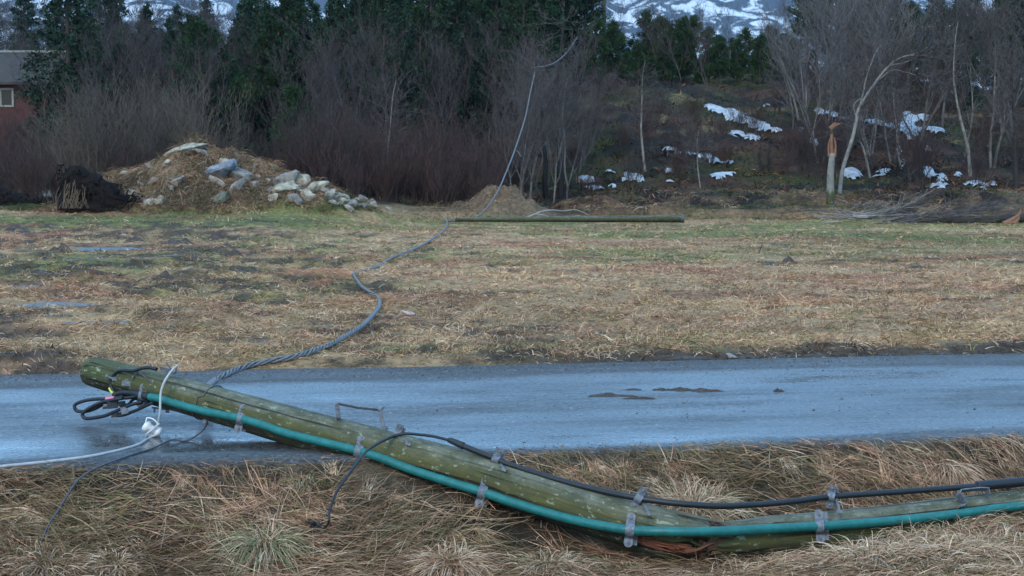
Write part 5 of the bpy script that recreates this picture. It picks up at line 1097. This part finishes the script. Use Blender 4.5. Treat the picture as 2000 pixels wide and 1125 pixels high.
# fallen brush pile right and white branch
def fallen(name, px0, px1, py0, py1, n, L, label, seed, col, cat='fallen branches'):
    r_ = random.Random(seed); S_ = []
    for k in range(n):
        p = hit(r_.uniform(px0, px1), r_.uniform(py0, py1), y0=40)+np.array([0, 0, r_.uniform(.02, .3)]); d = np.array([r_.choice([-1, 1, 1])*1., r_.gauss(0, .3), r_.gauss(.12, .12)]); d /= np.linalg.norm(d)
        grow(S_, p, d, L*r_.uniform(.5, 1.1), .03*r_.uniform(.5, 1.2), 2, r_, .0, .12, .5, 5, (1, 1))
    base = S_[0][0]; S_ = [(a, b, max(c, .009), max(d, .007)) for a, b, c, d in S_]
    g = G(); segs2g(g, S_, col, 4, seed=seed); return tag(g.build(name, M_twig, loc=base), label, cat)
fallen('fallen_branches', 1690, 1960, 430, 438, 26, 2.2, 'tangle of grey fallen branches lying along the right field edge', 5, GREYB)
fallen('fallen_branches', 1625, 1700, 430, 436, 14, 1.9, 'fanned pale twigs at the left tip of the fallen tangle', 15, ((.2, .18, .16), (.26, .24, .22)))
b_ = hit(1968, 437, y0=40); o = thing('split_log', 'dark fallen log with an orange split end at the right edge', 'log', b_)
g = G(); tube(g, smooth([at(1740, 433, b_[1]+1.5), at(1850, 432, b_[1]+.8), at(1975, 427, b_[1]+.2), at(2060, 423, b_[1])], 6), np.linspace(.08, .17, 19), 12, (.035, .03, .025, 1)); g.build('log_body', M_twig, o)
for pts_ in ([(1960, 438), (1975, 430), (1990, 419), (1994, 408)], [(1968, 438), (1980, 432), (1992, 422)], [(1978, 437), (1988, 428), (1990, 418)]):
    g = G(); tube(g, smooth([at(a, c, b_[1]-.3) for a, c in pts_], 4), np.linspace(.1, .02, 4*(len(pts_)-1)+1), 8, ORG); g.build('splinter', M_wood, o)
wb = [(1005, 431), (1025, 426), (1045, 418), (1062, 412), (1080, 410)]; wp_ = [at(a, c, 48.6) for a, c in wb]
o = path_tree('white_branch', 'white bare branch arched behind the far fallen pole', [(wp_, .032, .02), ([wp_[-1], at(1100, 412, 48.7), at(1125, 410, 48.8), at(1150, 420, 48.9)], .02, .01), ([wp_[2], at(1062, 420, 48.5), at(1075, 424, 48.5)], .02, .01)], M_twig, (.26, .25, .23), 'branch', ('bough', 'side_branch'))
# dark little stem stuck in the field
for k, (px, py, lab) in enumerate(((1547, 460, 'small dark dead stalk standing in the right of the field'), (1482, 495, 'tiny dark dead stalk left of the round clod'))):
    b_ = hit(px, py); r_ = random.Random(k); S_ = []; grow(S_, b_, np.array([.25, 0, .95]), .3, .01, 1, r_, .05, .15, .5, 5, (0, 1)); g = G(); segs2g(g, S_, DARKB, 5); tag(g.build('dead_stalk', M_twig, loc=b_), lab, 'stalk')

#print('T', round(time.time()-T0,1), 'air')
# ------------------------------------------------------------------ air
hv = bpy.data.materials.new('haze_air'); hv.use_nodes = True; t = hv.node_tree; t.nodes.remove(t.nodes['Principled BSDF'])
pv = t.nodes.new('ShaderNodeVolumePrincipled'); pv.inputs['Density'].default_value = .00008; pv.inputs['Color'].default_value = (.55, .78, 1, 1); pv.inputs['Anisotropy'].default_value = .2
t.links.new(pv.outputs[0], t.nodes['Material Output'].inputs['Volume'])
g = G(); c_ = np.array([300, 1900, 400.]); g.add([[x, y, z] for z in (-60, 1000) for y in (-420, 4300) for x in (-2700, 3300)], [[0, 2, 3, 1], [4, 5, 7, 6], [0, 1, 5, 4], [2, 6, 7, 3], [0, 4, 6, 2], [1, 3, 7, 5]])
hz = g.build('haze', hv, smooth=False); hz['kind'] = 'stuff'; hz['label'] = 'faint blue evening haze over the valley'; hz['category'] = 'haze'
